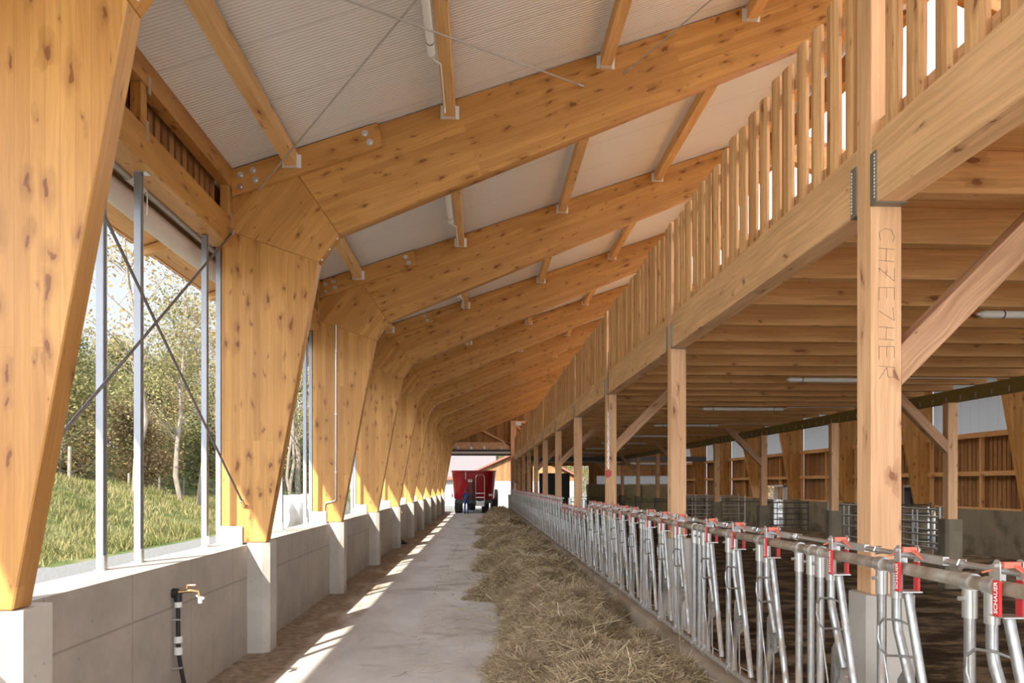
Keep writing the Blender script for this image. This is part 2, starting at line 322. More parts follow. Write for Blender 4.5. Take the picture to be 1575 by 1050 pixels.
# ------------------------------------------------------------ mesh helpers
class MB:
    def __init__(s): s.v = []; s.f = []; s.mi = []; s.cur = 0
    def add(s, vs, fs):
        o = len(s.v); s.v += [tuple(p) for p in vs]; s.f += [tuple(i+o for i in f) for f in fs]; s.mi += [s.cur]*len(fs); return s
    def box(s, x0, x1, y0, y1, z0, z1):
        return s.add([(x0,y0,z0),(x1,y0,z0),(x1,y1,z0),(x0,y1,z0),(x0,y0,z1),(x1,y0,z1),(x1,y1,z1),(x0,y1,z1)],
                     [(0,3,2,1),(4,5,6,7),(0,1,5,4),(1,2,6,5),(2,3,7,6),(3,0,4,7)])
    def prism(s, poly, y0, y1, axis='y'):
        """poly = list of (a,b) ; axis y: (x,z) extruded along y; axis x: (y,z) along x; z: (x,y) along z"""
        n = len(poly)
        def P(a, b, t): return (a, t, b) if axis == 'y' else ((t, a, b) if axis == 'x' else (a, b, t))
        vs = [P(a, b, y0) for a, b in poly] + [P(a, b, y1) for a, b in poly]
        area = sum(poly[i][0]*poly[(i+1) % n][1]-poly[(i+1) % n][0]*poly[i][1] for i in range(n))
        fs = [tuple(range(n)), tuple(range(2*n-1, n-1, -1))] + [(i, i+n, (i+1) % n+n, (i+1) % n) for i in range(n)]
        flip = (area < 0) != (axis != 'y')
        if flip: fs = [f[::-1] for f in fs]
        return s.add(vs, fs)
    def bar(s, a, b, w, h, up=(0, 0, 1), ext=0):
        a = Vector(a); b = Vector(b); d = (b-a).normalized(); a = a-d*ext; b = b+d*ext
        u = Vector(up); r = d.cross(u)
        if r.length < 1e-4: r = d.cross(Vector((1, 0, 0)))
        r.normalize(); u = r.cross(d).normalized()
        vs = [p + r*sx*w/2 + u*sz*h/2 for p in (a, b) for sx, sz in ((-1,-1),(1,-1),(1,1),(-1,1))]
        return s.add(vs, [(0,3,2,1)[::-1], (4,5,6,7)[::-1], (0,1,5,4)[::-1], (1,2,6,5)[::-1], (2,3,7,6)[::-1], (3,0,4,7)[::-1]])
    def tube(s, pts, r, n=10, closed=False, caps=True):
        pts = [Vector(p) for p in pts]; k = len(pts)
        rs = r if isinstance(r, (list, tuple)) else [r]*k
        rings = []; prev = None
        for i, p in enumerate(pts):
            a = pts[(i-1) % k] if (closed or i > 0) else None; b = pts[(i+1) % k] if (closed or i < k-1) else None
            d = ((p-a).normalized() if a is not None else Vector()) + ((b-p).normalized() if b is not None else Vector())
            if d.length < 1e-6: d = (b-p) if b is not None else (p-a)
            d.normalize()
            if prev is None:
                ref = Vector((0, 0, 1)) if abs(d.z) < .9 else Vector((1, 0, 0)); u = d.cross(ref).normalized()
            else:
                u = (prev - d*prev.dot(d)).normalized()
            prev = u; w = d.cross(u)
            rings.append([p + (u*math.cos(2*PI*j/n)+w*math.sin(2*PI*j/n))*rs[i] for j in range(n)])
        vs = [q for rg in rings for q in rg]; fs = []
        for i in range(k if closed else k-1):
            i2 = (i+1) % k
            for j in range(n): fs.append((i*n+j, i*n+(j+1) % n, i2*n+(j+1) % n, i2*n+j))
        if caps and not closed: fs.append(tuple(range(n))[::-1]); fs.append(tuple((k-1)*n+j for j in range(n)))
        return s.add(vs, fs)
    def disc(s, c, axis, r, h, n=16):
        c = Vector(c); a = Vector(axis).normalized(); return s.tube([c, c+a*h], r, n)
    def build(s, name, m, parent=None, grain=None, smooth=False, bevel=0, loc=None):
        me = bpy.data.meshes.new(name); me.from_pydata(s.v, [], s.f); me.update()
        ms = m if isinstance(m, (list, tuple)) else [m]
        for x in ms: me.materials.append(x)
        if len(ms) > 1: me.polygons.foreach_set('material_index', s.mi)
        if grain is not None: grain_uv(me, grain)
        if smooth:
            me.polygons.foreach_set('use_smooth', [len(p.vertices) <= 4 for p in me.polygons])
            me.set_sharp_from_angle(angle=math.radians(40))
        o = bpy.data.objects.new(name, me); COL.objects.link(o)
        if parent is not None: o.parent = parent
        if loc: o.location = loc
        if bevel:
            bv = o.modifiers.new('bevel', 'BEVEL'); bv.width = bevel; bv.segments = 1; bv.limit_method = 'ANGLE'; bv.angle_limit = math.radians(50)
        return o
def grain_uv(me, g):
    g = Vector(g).normalized(); uvl = me.uv_layers.new(name='UVMap')
    vs = me.vertices
    e1 = g.cross(Vector((0, 1, 0)));
    if e1.length < .3: e1 = g.cross(Vector((1, 0, 0)))
    e1.normalize(); e2 = g.cross(e1)
    dat = np.zeros(len(me.loops)*2)
    for p in me.polygons:
        n = p.normal
        if abs(n.dot(g)) > .8: a, b = e1*0.15, e2
        else: a, b = g, n.cross(g).normalized()
        o = (abs(n.x)*3.1+abs(n.y)*1.7)
        for li in p.loop_indices:
            co = vs[me.loops[li].vertex_index].co
            dat[2*li] = co.dot(a)+o; dat[2*li+1] = co.dot(b)+o*.37
    uvl.data.foreach_set('uv', dat)
def tag(o, label=None, cat=None, group=None, kind=None):
    if label: o['label'] = label
    if cat: o['category'] = cat
    if group: o['group'] = group
    if kind: o['kind'] = kind
    return o
def empty(name, loc, label, cat, group=None, rz=0):
    o = bpy.data.objects.new(name, None); COL.objects.link(o); o.location = loc; o.rotation_euler.z = rz; o.empty_display_size = .2
    return tag(o, label, cat, group)
def copy_tree(o, parent=None, keep=None):
    c = o.copy(); COL.objects.link(c); c.parent = parent
    for ch in [x for x in KIDS.get(o.name, [])]:
        copy_tree(ch, c)
    return c
KIDS = {}
def reg(root):
    """remember the children of a prototype and of its parts for copy_tree"""
    for o in list(COL.objects):
        if o.parent is not None:
            l = KIDS.setdefault(o.parent.name, [])
            if o not in l: l.append(o)
ONES = ['zeroth','first','second','third','fourth','fifth','sixth','seventh','eighth','ninth','tenth','eleventh','twelfth','thirteenth','fourteenth','fifteenth','sixteenth','seventeenth','eighteenth','nineteenth']
TENS = {2:('twentieth','twenty'),3:('thirtieth','thirty'),4:('fortieth','forty'),5:('fiftieth','fifty'),6:('sixtieth','sixty')}
def nth(n):
    if n == 1: return 'nearest'
    if n < 20: return ONES[n]+'-nearest'
    t, u = divmod(n, 10)
    return (TENS[t][0] if u == 0 else TENS[t][1]+'-'+ONES[u])+'-nearest'

# ------------------------------------------------------------ layout constants
FY = lambda k: 4.33+5*k         # near face of frame k
NF = 11
FT = .18
XR = 5.95                        # ridge
YN, YE = -6.0, 57.0
def roofz(x): return 6.97+.345*x if x <= XR else 6.97+.345*(2*XR-x)

# ------------------------------------------------------------ ground and floors
tag(MB().box(-3.25, 2.3, YN, YE+1.2, -.3, 0).build('floor', M['alley']), kind='structure')
tag(MB().box(2.3, 15.2, YN, YE, -.3, -.02).build('floor', M['manure']), kind='structure')
def terrain(x, y):
    z = .5
    def sm(a, b, t):
        t = min(1, max(0, (t-a)/(b-a))); return t*t*(3-2*t)
    g = 1.0-.62*sm(20, 36, y)
    z += 2.0*sm(8.4, 13.5, -x)*g
    z += 7.0*sm(17, 42, -x)*(1-.3*sm(40, 80, y)) + 4*sm(42, 90, -x)
    z += .18*noise.noise(Vector((x*.5, y*.5, 0)))*sm(8.2, 9.5, -x)
    z -= .5*sm(60, 75, y)*(1-sm(9, 15, -x))
    return z
mb = MB(); xs = [-3.3-.0, -8.1]+[-8.1-.7*i for i in range(1, 22)]+[-24-3*i for i in range(30)]
ys = [-20+1.5*i for i in range(94)]
vs = [(x, y, terrain(x, y)) for x in xs for y in ys]; nY = len(ys)
fs = [(i*nY+j, (i+1)*nY+j, (i+1)*nY+j+1, i*nY+j+1) for i in range(1, len(xs)-1) for j in range(nY-1)]
tag(MB().add(vs, fs).build('grassy_bank', M['grassground'], smooth=True), kind='structure')
tag(MB().box(-8.5, -3.25, -20, 60, .2, .5).build('gravel_road', M['gravel']), kind='structure')
tag(MB().box(-60, 60, YE+1.2, 130, -.4, -.03).build('farmyard', M['gravel']), kind='structure')
tag(MB().box(-10, 40, -40, YN, -.4, -.03).build('farmyard', M['gravel']), kind='structure')
tag(MB().box(15.2, 60, YN, YE+1.2, -.4, -.03).build('farmyard', M['gravel']), kind='structure')

# ------------------------------------------------------------ concrete walls
wl = MB().prism([(-3.25, -.1), (-2.86, -.1), (-2.86, 1.33), (-3.25, 1.345)], YN, YE, 'y').build('wall_left', M['conc']); tag(wl, kind='structure')
wr = MB().box(14.9, 15.15, YN, 23.9, -.1, 1.33).box(14.9, 15.15, 24.9, 36.2, -.1, 1.33).box(14.9, 15.15, 37.4, YE, -.1, 1.33)
tag(wr.build('wall_right', M['dirtyconc']), kind='structure')
for k in range(NF):
    y = FY(k)-.03
    p = MB().prism([(-2.86, y), (-2.68, y), (-2.60, y+.07), (-2.60, y+.36), (-2.86, y+.36)], 0, 1.355, 'z')
    o = p.build('concrete_pier', M['pier'])
    tag(o, f'pale concrete pier against the alley wall, under the {nth(k+1)} timber frame', 'pier', 'concrete piers under the timber frames')
    q = MB().prism([(15.0-.12, y), (14.72, y), (14.64, y+.07), (14.64, y+.36), (14.88, y+.36)], -.02, 1.355, 'z')
    if k >= 3: tag(q.build('concrete_pier', M['dirtyconc']), f'dirty concrete pier on the far stall wall, under the {nth(k+1)} timber frame', 'pier', 'concrete piers of the far stall wall')

# ------------------------------------------------------------ timber frames
leg_p = [(-3.18, 1.36), (-2.636, 1.36), (-2.0, 4.82), (-3.18, 5.22)]
haunch_p = [(-3.18, 5.22), (-2.0, 4.82), (-1.755, 5.17), (-2.42, 6.13), (-3.18, 5.865)]
raft_p = [(-1.755, 5.17), (-2.42, 6.135), (XR, roofz(XR)), (XR, 5.93+.42*XR)]
mir = lambda poly: [(2*XR-x, z) for x, z in poly]
def make_frame():
    root = empty('timber_frame', (0, 0, 0), '', 'timber frame', 'laminated timber frames carrying the roof')
    for mm, sgn in ((lambda p: p, 1), (mir, -1)):
        MB().prism(mm(leg_p), 0, FT).build('leg', M['glulam'], root, (0, 0, 1), bevel=.008)
        MB().prism(mm(haunch_p), 0, FT).build('haunch', M['glulam'], root, (sgn*.6, 0, .8), bevel=.006)
        MB().prism(mm(raft_p), 0, FT).build('rafter', M['glulam'], root, (sgn, 0, .38), bevel=.008)
    # splice board with washers
    d = Vector((1, 0, .345)).normalized()
    sb = [(-3.04, roofz(-3.04)-.005), (-3.04, roofz(-3.04)-.33), (-1.20, roofz(-1.20)-.31), (-1.27, roofz(-1.27)-.005)]
    s = MB().prism(sb, -.06, 0).build('splice_board', M['board'], root, (1, 0, .345), bevel=.005)
    for a, dz in ((-2.93, .11), (-2.78, .10), (-2.93, .25), (-2.75, .23), (-1.42, .09), (-1.36, .22)):
        w = MB(); w.disc((a, -.06, roofz(a)-dz), (0, -1, 0), .042, .006, 20); w.disc((a, -.066, roofz(a)-dz), (0, -1, 0), .018, .016, 6)
        w.build('washer_bolt', M['steel'], s, smooth=True)
    for t in (.12, .5, .88):
        a = Vector((-2.0, 0, 4.82)).lerp(Vector((-1.755, 0, 5.17)), t)
        MB().disc((a.x, .05, a.z), (.82, 0, -.57), .012, .012, 8).build('screw_plug', M['white'], root)
    # steel shoe at the leg foot
    MB().box(-3.19, -2.92, -.03, -.018, 1.30, 1.56).disc((-3.10, -.03, 1.50), (0, -1, 0), .014, .014, 8).disc((-2.98, -.03, 1.50), (0, -1, 0), .014, .014, 8).build('foot_plate', M['white'], root)
    return root
fr0 = make_frame(); reg(fr0)
for k in range(NF):
    o = fr0 if k == 0 else copy_tree(fr0)
    o.location = (0, FY(k), 0)
    o['label'] = f'{nth(k+1)} honey-coloured laminated timber frame, tapered leg bending into a long rafter' if k else 'nearest laminated timber frame, its tapered leg filling the left edge of the photo'

# ------------------------------------------------------------ roof, eaves
def slab(x0, x1, t0, t1, y0, y1): 
    return MB().prism([(x0, roofz(x0)+t0), (x1, roofz(x1)+t0), (x1, roofz(x1)+t1), (x0, roofz(x0)+t1)], y0, y1)
tag(slab(-3.35, XR-.0, .012, .11, YN, YE+1.2).build('ceiling', M['ceil']), kind='structure')
tag(slab(10.2, 16.4, .012, .11, YN, YE+1.2).build('ceiling', M['ceil']), kind='structure')
tag(slab(XR, 10.2, .02, .05, YN, YE+1.2).build('ceiling', M['skylight']), kind='structure')
tag(slab(-4.68, -3.35, .012, .04, YN, YE+1.2).build('ceiling', M['joist'], grain=(0, 1, 0)), kind='structure')
tag(MB().box(-4.72, -4.68, YN, YE+1.2, roofz(-4.68)-.01, roofz(-4.68)+.10).build('trim_1', M['sawn'], grain=(0, 1, 0)), kind='structure')
PX = [-2.31, -.38, 1.57, 3.42, 5.3]
names = ['eave-side', 'lamp-side', 'middle', 'upper', 'ridge-side']
def make_purlin(x, cut=0):
    z1 = roofz(x)+.0; w = .07
    root = empty('roof_purlin', (0, 0, 0), '', 'purlin', 'roof purlins between the frames')
    MB().box(x-w, x+w, 0, 5-FT-cut, z1-.22, z1-.03).build('timber', M['purlin'], root, (0, 1, 0), bevel=.006)
    for y, sg in ((0, 1), (5-FT-cut, -1)):
        h = MB()
        for sx in (-1, 1):
            h.box(min(x+sx*w, x+sx*(w+.045)), max(x+sx*w, x+sx*(w+.045)), min(y+sg*.001, y+sg*.005), max(y+sg*.001, y+sg*.005), z1-.226, z1-.06)
            h.box(x+sx*(w+.0005), x+sx*(w+.004), min(y, y+sg*.06), max(y, y+sg*.06), z1-.226, z1-.06)
        h.box(x-w-.003, x+w+.003, min(y, y+sg*.06), max(y, y+sg*.06), z1-.226, z1-.221)
        h.build('joist_hanger', M['zinc'], root)
    return root
for j, x in enumerate(PX):
    p0 = make_purlin(x, .062 if j == 0 else 0); reg(p0)
    for k in range(-1, NF-1):
        if k == -1 and j > 3: continue
        o = p0 if k == -1 else copy_tree(p0)
        o.location.y = FY(k)+FT
        o['label'] = f'{names[j]} roof purlin running to the {nth(k+2)} timber frame, held in steel hangers'
        if k == -1 and j > 3: pass
    if j > 3: p0.location.y = FY(NF-1)+FT; p0['label'] = 'ridge-side roof purlin beyond the last timber frame'

# eave beams with studs and boards, one set per bay
def make_eave():
    r = empty('eave_beam', (0, 0, 0), '', 'beam', 'double eave beams over the wall opening')
    Ln = 5-FT
    MB().box(-3.17, -3.03, 0, Ln, 5.70, 5.955).build('top_beam', M['board'], r, (0, 1, 0), bevel=.006)
    MB().box(-3.30, -3.05, 0, Ln, 4.99, 5.33).build('lower_beam', M['board'], r, (0, 1, 0), bevel=.006)
    for y in (.02, Ln/2-.06, Ln-.14):
        s = MB().box(-3.15, -3.05, y, y+.12, 5.33, 5.70).build('stud', M['board'], r, (0, 0, 1), bevel=.004)
        MB().box(-3.052, -3.046, y+.10, y+.15, 5.22, 5.40).box(-3.04, -3.026, y+.10, y+.15, 5.64, 5.80).build('nail_plate', M['galv'], s)
    b = MB(); y = .14
    while y < Ln-.2:
        b.box(-3.24, -3.215, y, y+.11, 5.30, 5.80); y += .17
    b.build('slatted_boarding', M['brown'], r, (0, 0, 1))
    MB().box(-3.36, -3.33, 0, Ln, 5.25, 5.84).build('wind_board', M['brown'], r, (0, 0, 1))
    return r
e0 = make_eave(); reg(e0)
for k in range(-1, NF):
    if k == -1: o = e0
    else: o = copy_tree(e0)
    o.location.y = FY(k)+FT
    o['label'] = f'double eave beam with slats between, over the {nth(k+2)} wall bay'
    if k == NF-1: o.scale.y = .7
# rafters tails outside the wall
for k in range(-1, NF):
    for i in range(2):
        y = FY(k)+1.2+i*2.5
        if k < 1 or True:
            o = MB().prism([(-4.66, roofz(-4.66)-.12), (-3.36, roofz(-3.36)-.22), (-3.36, roofz(-3.36)-.01), (-4.66, roofz(-4.66)-.01)], y, y+.12).build('rafter_tail', M['joist'], None, (1, 0, .345))
            tag(o, f'{"nearer" if i==0 else "farther"} rafter tail under the outside eave, in the {nth(k+2)} wall bay', 'rafter', 'rafter tails under the eave')
for k in range(-1, 4):
    m = MB()
    for i in range(20):
        y = FY(k)+FT+i*.25
        ring = [(-4.84+.06*math.cos(a), y, roofz(-4.8)+.05+.05*math.sin(a)) for a in [PI*j/6-.2 for j in range(0, 9)]]
        for a in range(3):
            m.bar((-4.78, y+.04+a*.07, roofz(-4.78)+.06), (-4.58, y+.04+a*.07, roofz(-4.58)+.13), .075, .02 if a != 1 else .035)
    tag(m.build('roof_tile_edge', M['gutter']), f'row of brown roof tile ends along the eave above the {nth(k+2)} wall bay', 'roof tiles', 'tile edges along the eave')

# ridge beam & roof bracing rods
tag(MB().box(XR-.08, XR+.08, YN, YE, roofz(XR)-.45, roofz(XR)-.03).build('ridge_beam', M['glulam'], None, (0, 1, 0)), 'laminated ridge beam running the length of the roof apex', 'beam')
def rod(name, a, b, label, r=.009):
    o = empty(name, a, label, 'bracing rod', 'steel tension rods bracing the barn')
    A = Vector(a); B = Vector(b)-A
    MB().tube([(0, 0, 0), B], r, 8).build('rod', M['rod'] if r > .01 else M['greytube'], o, smooth=True)
    d = B.normalized(); MB().tube([B*.0+d*.02, d*.14], r*1.7, 8).tube([B-d*.14, B-d*.02], r*1.7, 8).build('end_fitting', M['galv'], o, smooth=True)
    return o
y0, y1 = FY(0)+FT, FY(1)
rod('bracing_rod', (1.30, y1, 7.06), (-2.72, y0, 5.62), 'steel rod under the roof, falling left to right at the top of the photo')
rod('bracing_rod', (-2.72, y1-.07, 5.66), (1.30, y0, 7.06), 'steel tension rod under the roof, ending on the splice board at the second frame')
rod('bracing_rod', (1.80, y1, 7.23), (5.2, y0, 8.3), 'short-looking steel tension rod under the roof, right of the topmost purlins')
rod('bracing_rod', (-2.95, y0, 1.78), (-3.02, y1, 5.2), 'wall bracing rod rising away from the nearest frame foot to the eave beam', .013)
rod('bracing_rod', (-2.95, y0, 5.2), (-2.90, y1, 1.80), 'wall bracing rod falling from the eave to the foot of the second frame', .013)

# ------------------------------------------------------------ curtain rolls, poles in the wall opening
def make_curtain():
    r = empty('curtain_roll', (0, 0, 0), '', 'curtain', 'rolled side curtains under the eave')
    Ln = 5.0
    MB().tube([(-3.50, 0, 4.87), (-3.50, Ln, 4.87)], .115, 20).build('rolled_curtain', M['tarp'], r, smooth=True)
    MB().box(-3.60, -3.59, 0, Ln, 4.90, 5.30).build('hanging_curtain', M['tarp'], r)
    MB().tube([(-3.36, 0, 5.02), (-3.36, Ln, 5.02)], .045, 14).build('drive_tube', M['greytube'], r, smooth=True)
    s = MB()
    for c in (.5, 2.9):
        for i in range(14): s.tube([(-3.36, c+i*.022, 5.02), (-3.36, c+i*.022+.012, 5.02)], .055, 12)
    s.build('coil_spring', M['white'], r, smooth=True)
    MB().tube([(-3.31, 3.2, 5.0), (-3.31, 3.2, 4.84), (-3.33, 3.24, 4.76)], .005, 6).build('pull_cord', M['white'], r)
    return r
c0 = make_curtain(); reg(c0)
for k in range(-1, NF):
    o = c0 if k == -1 else copy_tree(c0)
    o.location.y = FY(k)+.05; o['label'] = f'rolled pale side curtain with grey drive tube, over the {nth(k+2)} wall bay'
def make_pole(z1, flange):
    r = empty('curtain_pole', (0, 0, 0), '', 'pole', 'galvanised curtain poles on the alley wall')
    MB().prism([(-.03, -.035), (.03, -.035), (.03, -.012), (.018, -.012), (.018, .012), (.03, .012), (.03, .035), (-.03, .035)], 1.345, z1, 'z').build('channel', M['polesteel'], r)
    MB().box(-.045, .045, -.05, .05, 1.34, 1.352).box(.03, .036, -.03, .03, 1.35, 1.47).build('base_bracket', M['galv'], r)
    if flange: MB().box(-.03, .09, -.05, .05, z1-.006, z1).build('top_bracket', M['galv'], r)
    return r
pi = make_pole(4.99, True); po = make_pole(4.98, False); reg(pi)
specs = [(po, -3.22, 2.17, 'outer pole nearer the camera'), (pi, -3.20, 2.82, 'middle pole reaching the eave beam'), (po, -3.22, 4.56, 'outer pole farther from the camera'), (po, -3.225, 4.96, 'pole beside the timber leg')]
used = {}
for k in range(0, NF-1):
    for (pr, x, dy, nm) in specs:
        o = pr if pr.name not in used else copy_tree(pr); used[pr.name] = 1
        o.location = (x, FY(k)+dy if dy < 4.9 else FY(k+1)+.05, 0)
        o['label'] = f'galvanised steel curtain pole, {nm}, between the {nth(k+1)} and {nth(k+2)} frames'

# ------------------------------------------------------------ hay loft: posts, beams, slat screens, joists
PYc = lambda k: 4.75+5*k
def make_post(brace, x0=2.485, w=.2, zt=5.5, side=1, zb=1.37):
    r = empty('loft_post', (0, 0, 0), '', 'post', '')
    MB().box(x0, x0+w, -.09, .09, zb, zt).build('shaft', M['sawn'], r, (0, 0, 1), bevel=.005)
    if brace:
        xs_ = x0+w if side > 0 else x0
        a = (xs_+side*-.02, 0, 2.83); b = (xs_+side*1.13, 0, 3.98)
        t = .125
        poly = [(xs_, 2.70), (xs_, 2.96), (xs_+side*1.0, 3.96), (xs_+side*1.26, 3.96)]
        MB().prism(poly, -.085, .075).build('knee_brace', M['brace'], r, (side, 0, 1), bevel=.004)
    return r
def base(x0, x1, y0, y1, z1, m, z0=-.02):
    c = .05
    return MB().prism([(x0, y0+c), (x0+c, y0), (x1-c, y0), (x1, y0+c), (x1, y1-c), (x1-c, y1), (x0+c, y1), (x0, y1-c)], z0, z1, 'z').build('concrete_plinth', m, smooth=False)
pb = make_post(True); pn = make_post(False); reg(pb)
used = {}
for k in range(0, 11):
    pr = pb if k % 2 == 0 else pn
    o = pr if pr.name not in used else copy_tree(pr); used[pr.name] = 1
    o.location.y = PYc(k); o['group'] = 'timber posts along the feed fence'
    o['label'] = f'{nth(k+1)} square timber post behind the feed fence' + (', with knee brace' if k % 2 == 0 else '') if k else 'nearest square timber post with pencilled letters and a broad knee brace'
    pl = base(2.44, 2.76, PYc(k)-.16, PYc(k)+.16, 1.37, M['pier'])
    tag(pl, f'concrete plinth under the {nth(k+1)} timber post by the feed fence', 'plinth', 'concrete plinths along the feed fence')
# pencilled letters on the nearest post
strokes = {'C': [[(1, .9), (.6, 1), (.1, .8), (0, .4), (.3, 0), (.9, .1)]], 'H': [[(0, 0), (.1, 1)], [(.9, 0), (1, 1)], [(0, .5), (1, .45)]], 'Z': [[(0, 1), (1, 1), (0, 0), (.3, .02)]],
           'E': [[(.9, 1), (0, 1), (0, 0), (1, 0)], [(0, .5), (.8, .5)]], 'T': [[(0, .9), (1, 1), (.3, 0)]], 'R': [[(0, 0), (.1, 1), (.8, .95), (.85, .6), (.1, .5), (1, 0)]]}
zc = 3.70
for ch in 'CHZETHER':
    pm = MB()
    for st in strokes[ch]:
        P = [(2.535+.10*b_, -.0925, zc-.085*a_) for a_, b_ in st]
        for a_, b_ in zip(P, P[1:]): pm.bar(a_, b_, .0022, .0022)
    zc -= .125; pm.build('pencil_letter', M['pencil'], pb)
# second row of posts
qb = make_post(True, 9.4, .2, 3.72, -1); qn = make_post(False, 9.4, .2, 3.72, -1); reg(qb)
used = {}
for k in range(2, 11):
    pr = qb if k % 2 == 0 else qn
    o = pr if pr.name not in used else copy_tree(pr); used[pr.name] = 1
    o.location.y = PYc(k); o['group'] = 'timber posts in the middle of the stalls'
    o['label'] = f'{nth(k-1)} timber post in the middle row of the stalls, under the girder' + (', with knee brace' if k % 2 == 0 else '')
    pl = base(9.32, 9.68, PYc(k)-.17, PYc(k)+.17, 1.37, M['dirtyconc'])
    tag(pl, f'dirty concrete plinth under the {nth(k-1)} post of the middle stall row', 'plinth', 'concrete plinths in the stalls')
gd = empty('girder', (0, 0, 0), 'long mossy-brown girder under the joists, over the middle row of posts', 'beam')
MB().box(9.40, 9.60, -4, YE-.2, 3.72, 3.955).build('timber', M['girder'], gd, (0, 1, 0))
hk = MB().box(9.385, 9.40, 0, .02, 3.73, 3.83).build('hook', M['galv'], gd)
for i in range(90):
    o = hk if i == 0 else hk.copy()
    if i: COL.objects.link(o)
    o.location.y = 12+i*.45
def make_beam():
    r = empty('loft_beam', (0, 0, 0), '', 'beam', 'heavy loft edge beams between the posts')
    MB().box(2.487, 2.675, -2.41, 2.41, 3.85, 4.285).build('timber', M['beam'], r, (0, 1, 0), bevel=.008)
    for sg in (-1, 1):
        h = MB(); y = sg*2.41
        a, b = sorted((y, y-sg*.07))
        h.box(2.478, 2.486, a, b, 3.84, 4.17); h.box(2.479, 2.68, a, b, 3.84, 3.849)
        h.cur = 1
        for i in range(13): h.disc((2.478, y-sg*.055, 3.88+i*.022), (-1, 0, 0), .0075, .003, 6)
        h.build('beam_hanger', [M['hanger'], M['whiteink']], r)
    return r
b0 = make_beam(); reg(b0)
for k in range(-1, 10):
    o = b0 if k == -1 else copy_tree(b0); o.location.y = PYc(k)+2.5
    o['label'] = f'heavy sawn loft edge beam, {nth(k+2)} span along the feed alley, in perforated steel hangers'
def make_screen(seed):
    rr = random.Random(seed)
    r = empty('slat_screen', (0, 0, 0), '', 'slat screen', 'slatted timber screens above the loft beam')
    m = MB(); y = -2.36
    while y < 2.25:
        w = .148+rr.uniform(-.02, .02); x = 2.49+rr.uniform(0, .008); t = .048; zt = 5.49+rr.uniform(-.03, .03); q = w*.28
        a = rr.uniform(-.012, .012)
        prof = [(x+t, y), (x+t, y+w), (x+.012, y+w), (x, y+w-.02), (x-.004, y+w*.5+a), (x+.006, y+.03), (x+t*.5, y+.0)]
        # bowed waney front, made in three heights
        zs = [4.27, 4.70, 5.05, zt]; n = len(prof)
        wob = [rr.uniform(-.006, .006) for _ in zs]
        vs = []
        for z, wb in zip(zs, wob): vs += [(px+wb*.5*(px < x+.03), py+wb, z) for px, py in prof]
        fs = [tuple(range(n)), tuple(range(4*n-1, 3*n-1, -1))]
        for s_ in range(3): fs += [(s_*n+i, (s_+1)*n+i, (s_+1)*n+(i+1) % n, s_*n+(i+1) % n) for i in range(n)]
        m.add(vs, fs); y += .262+rr.uniform(-.02, .02)
    m.build('slat_panel', M['slat'], r, (0, 0, 1))
    MB().box(2.545, 2.60, -2.41, 2.41, 4.29, 4.40).build('rail', M['sawn'], r, (0, 1, 0))
    MB().box(2.545, 2.60, -2.41, 2.41, 5.26, 5.36).build('rail', M['sawn'], r, (0, 1, 0))
    return r
protos = [make_screen(11), make_screen(12), make_screen(13)]; reg(None); used = {}
for k in range(-1, 10):
    p = protos[(k+1) % 3]; o = p if p.name not in used else copy_tree(p); used[p.name] = 1
    o.location.y = PYc(k)+2.5
    o['label'] = f'screen of waney upright slats on the {nth(k+2)} span of the loft beam'
# joists
j0 = MB().box(2.67, 9.55, -.06, .06, 3.96, 4.24).build('floor_joist', M['joist'], None, (1, 0, 0), bevel=.004)
n = 0
for i in range(0, 55):
    y = 2.78+i*1.0
    if any(abs(y-PYc(k)) < .1 for k in range(12)): pass
    o = j0 if n == 0 else j0.copy()
    if n: COL.objects.link(o)
    n += 1; o.location.y = y
    tag(o, f'{nth(n)} sawn floor joist crossing under the hay loft', 'joist', 'floor joists under the hay loft')
tag(MB().box(2.62, 9.6, -4.5, YE-.3, 4.241, 4.27).build('loft_floor', M['joist'], None, (1, 0, 0)), kind='structure')

# ------------------------------------------------------------ lamps
def tube_lamp(ax, Ln):
    r = empty('strip_light', (0, 0, 0), '', 'lamp', '')
    E = Vector(ax)
    MB().tube([E*.03, E*(Ln-.03)], .042, 16).build('diffuser_tube', M['white'], r, smooth=True)
    MB().tube([E*-.02, E*.03], [.03, .046], 14).tube([E*(Ln-.03), E*(Ln+.02)], [.046, .03], 14).tube([E*-.06, E*-.02], .014, 8).build('end_cap', M['white'], r, smooth=True)
    MB().tube([E*.22, E*.235], .045, 14).tube([E*(Ln-.235), E*(Ln-.22)], .045, 14).build('clip', M['dsteel'], r, smooth=True)
    return r
l0 = tube_lamp((1, 0, 0), 1.95)
MB().tube([(2.0, .02, .0), (2.12, .04, .05), (4.0, .04, .055)], .009, 6).build('conduit', M['white'], l0, smooth=True)
reg(l0)
for i in range(9):
    o = l0 if i == 0 else copy_tree(l0); o.location = (5.42, 7.86+5.05*i, 3.91); o['group'] = 'strip lights under the hay loft'
    o['label'] = f'{nth(i+1)} white strip light hung across under the hay loft joists'
l1 = tube_lamp((0, 1, 0), 2.4)
MB().tube([(0, 2.44, 0), (.03, 2.52, .0), (.09, 2.53, -.03), (.09, 3.45, -.03), (.09, 3.47, -.08)], .008, 6).build('cable', M['white'], l1, smooth=True)
reg(l1)
for i in range(5):
    o = l1 if i == 0 else copy_tree(l1); o.location = (-.51, 5.42+5*i, roofz(-.51)-.24); o['group'] = 'strip lights on the roof purlins'
    o['label'] = f'{nth(i+1)} white strip light fixed beside the roof purlin above the alley'

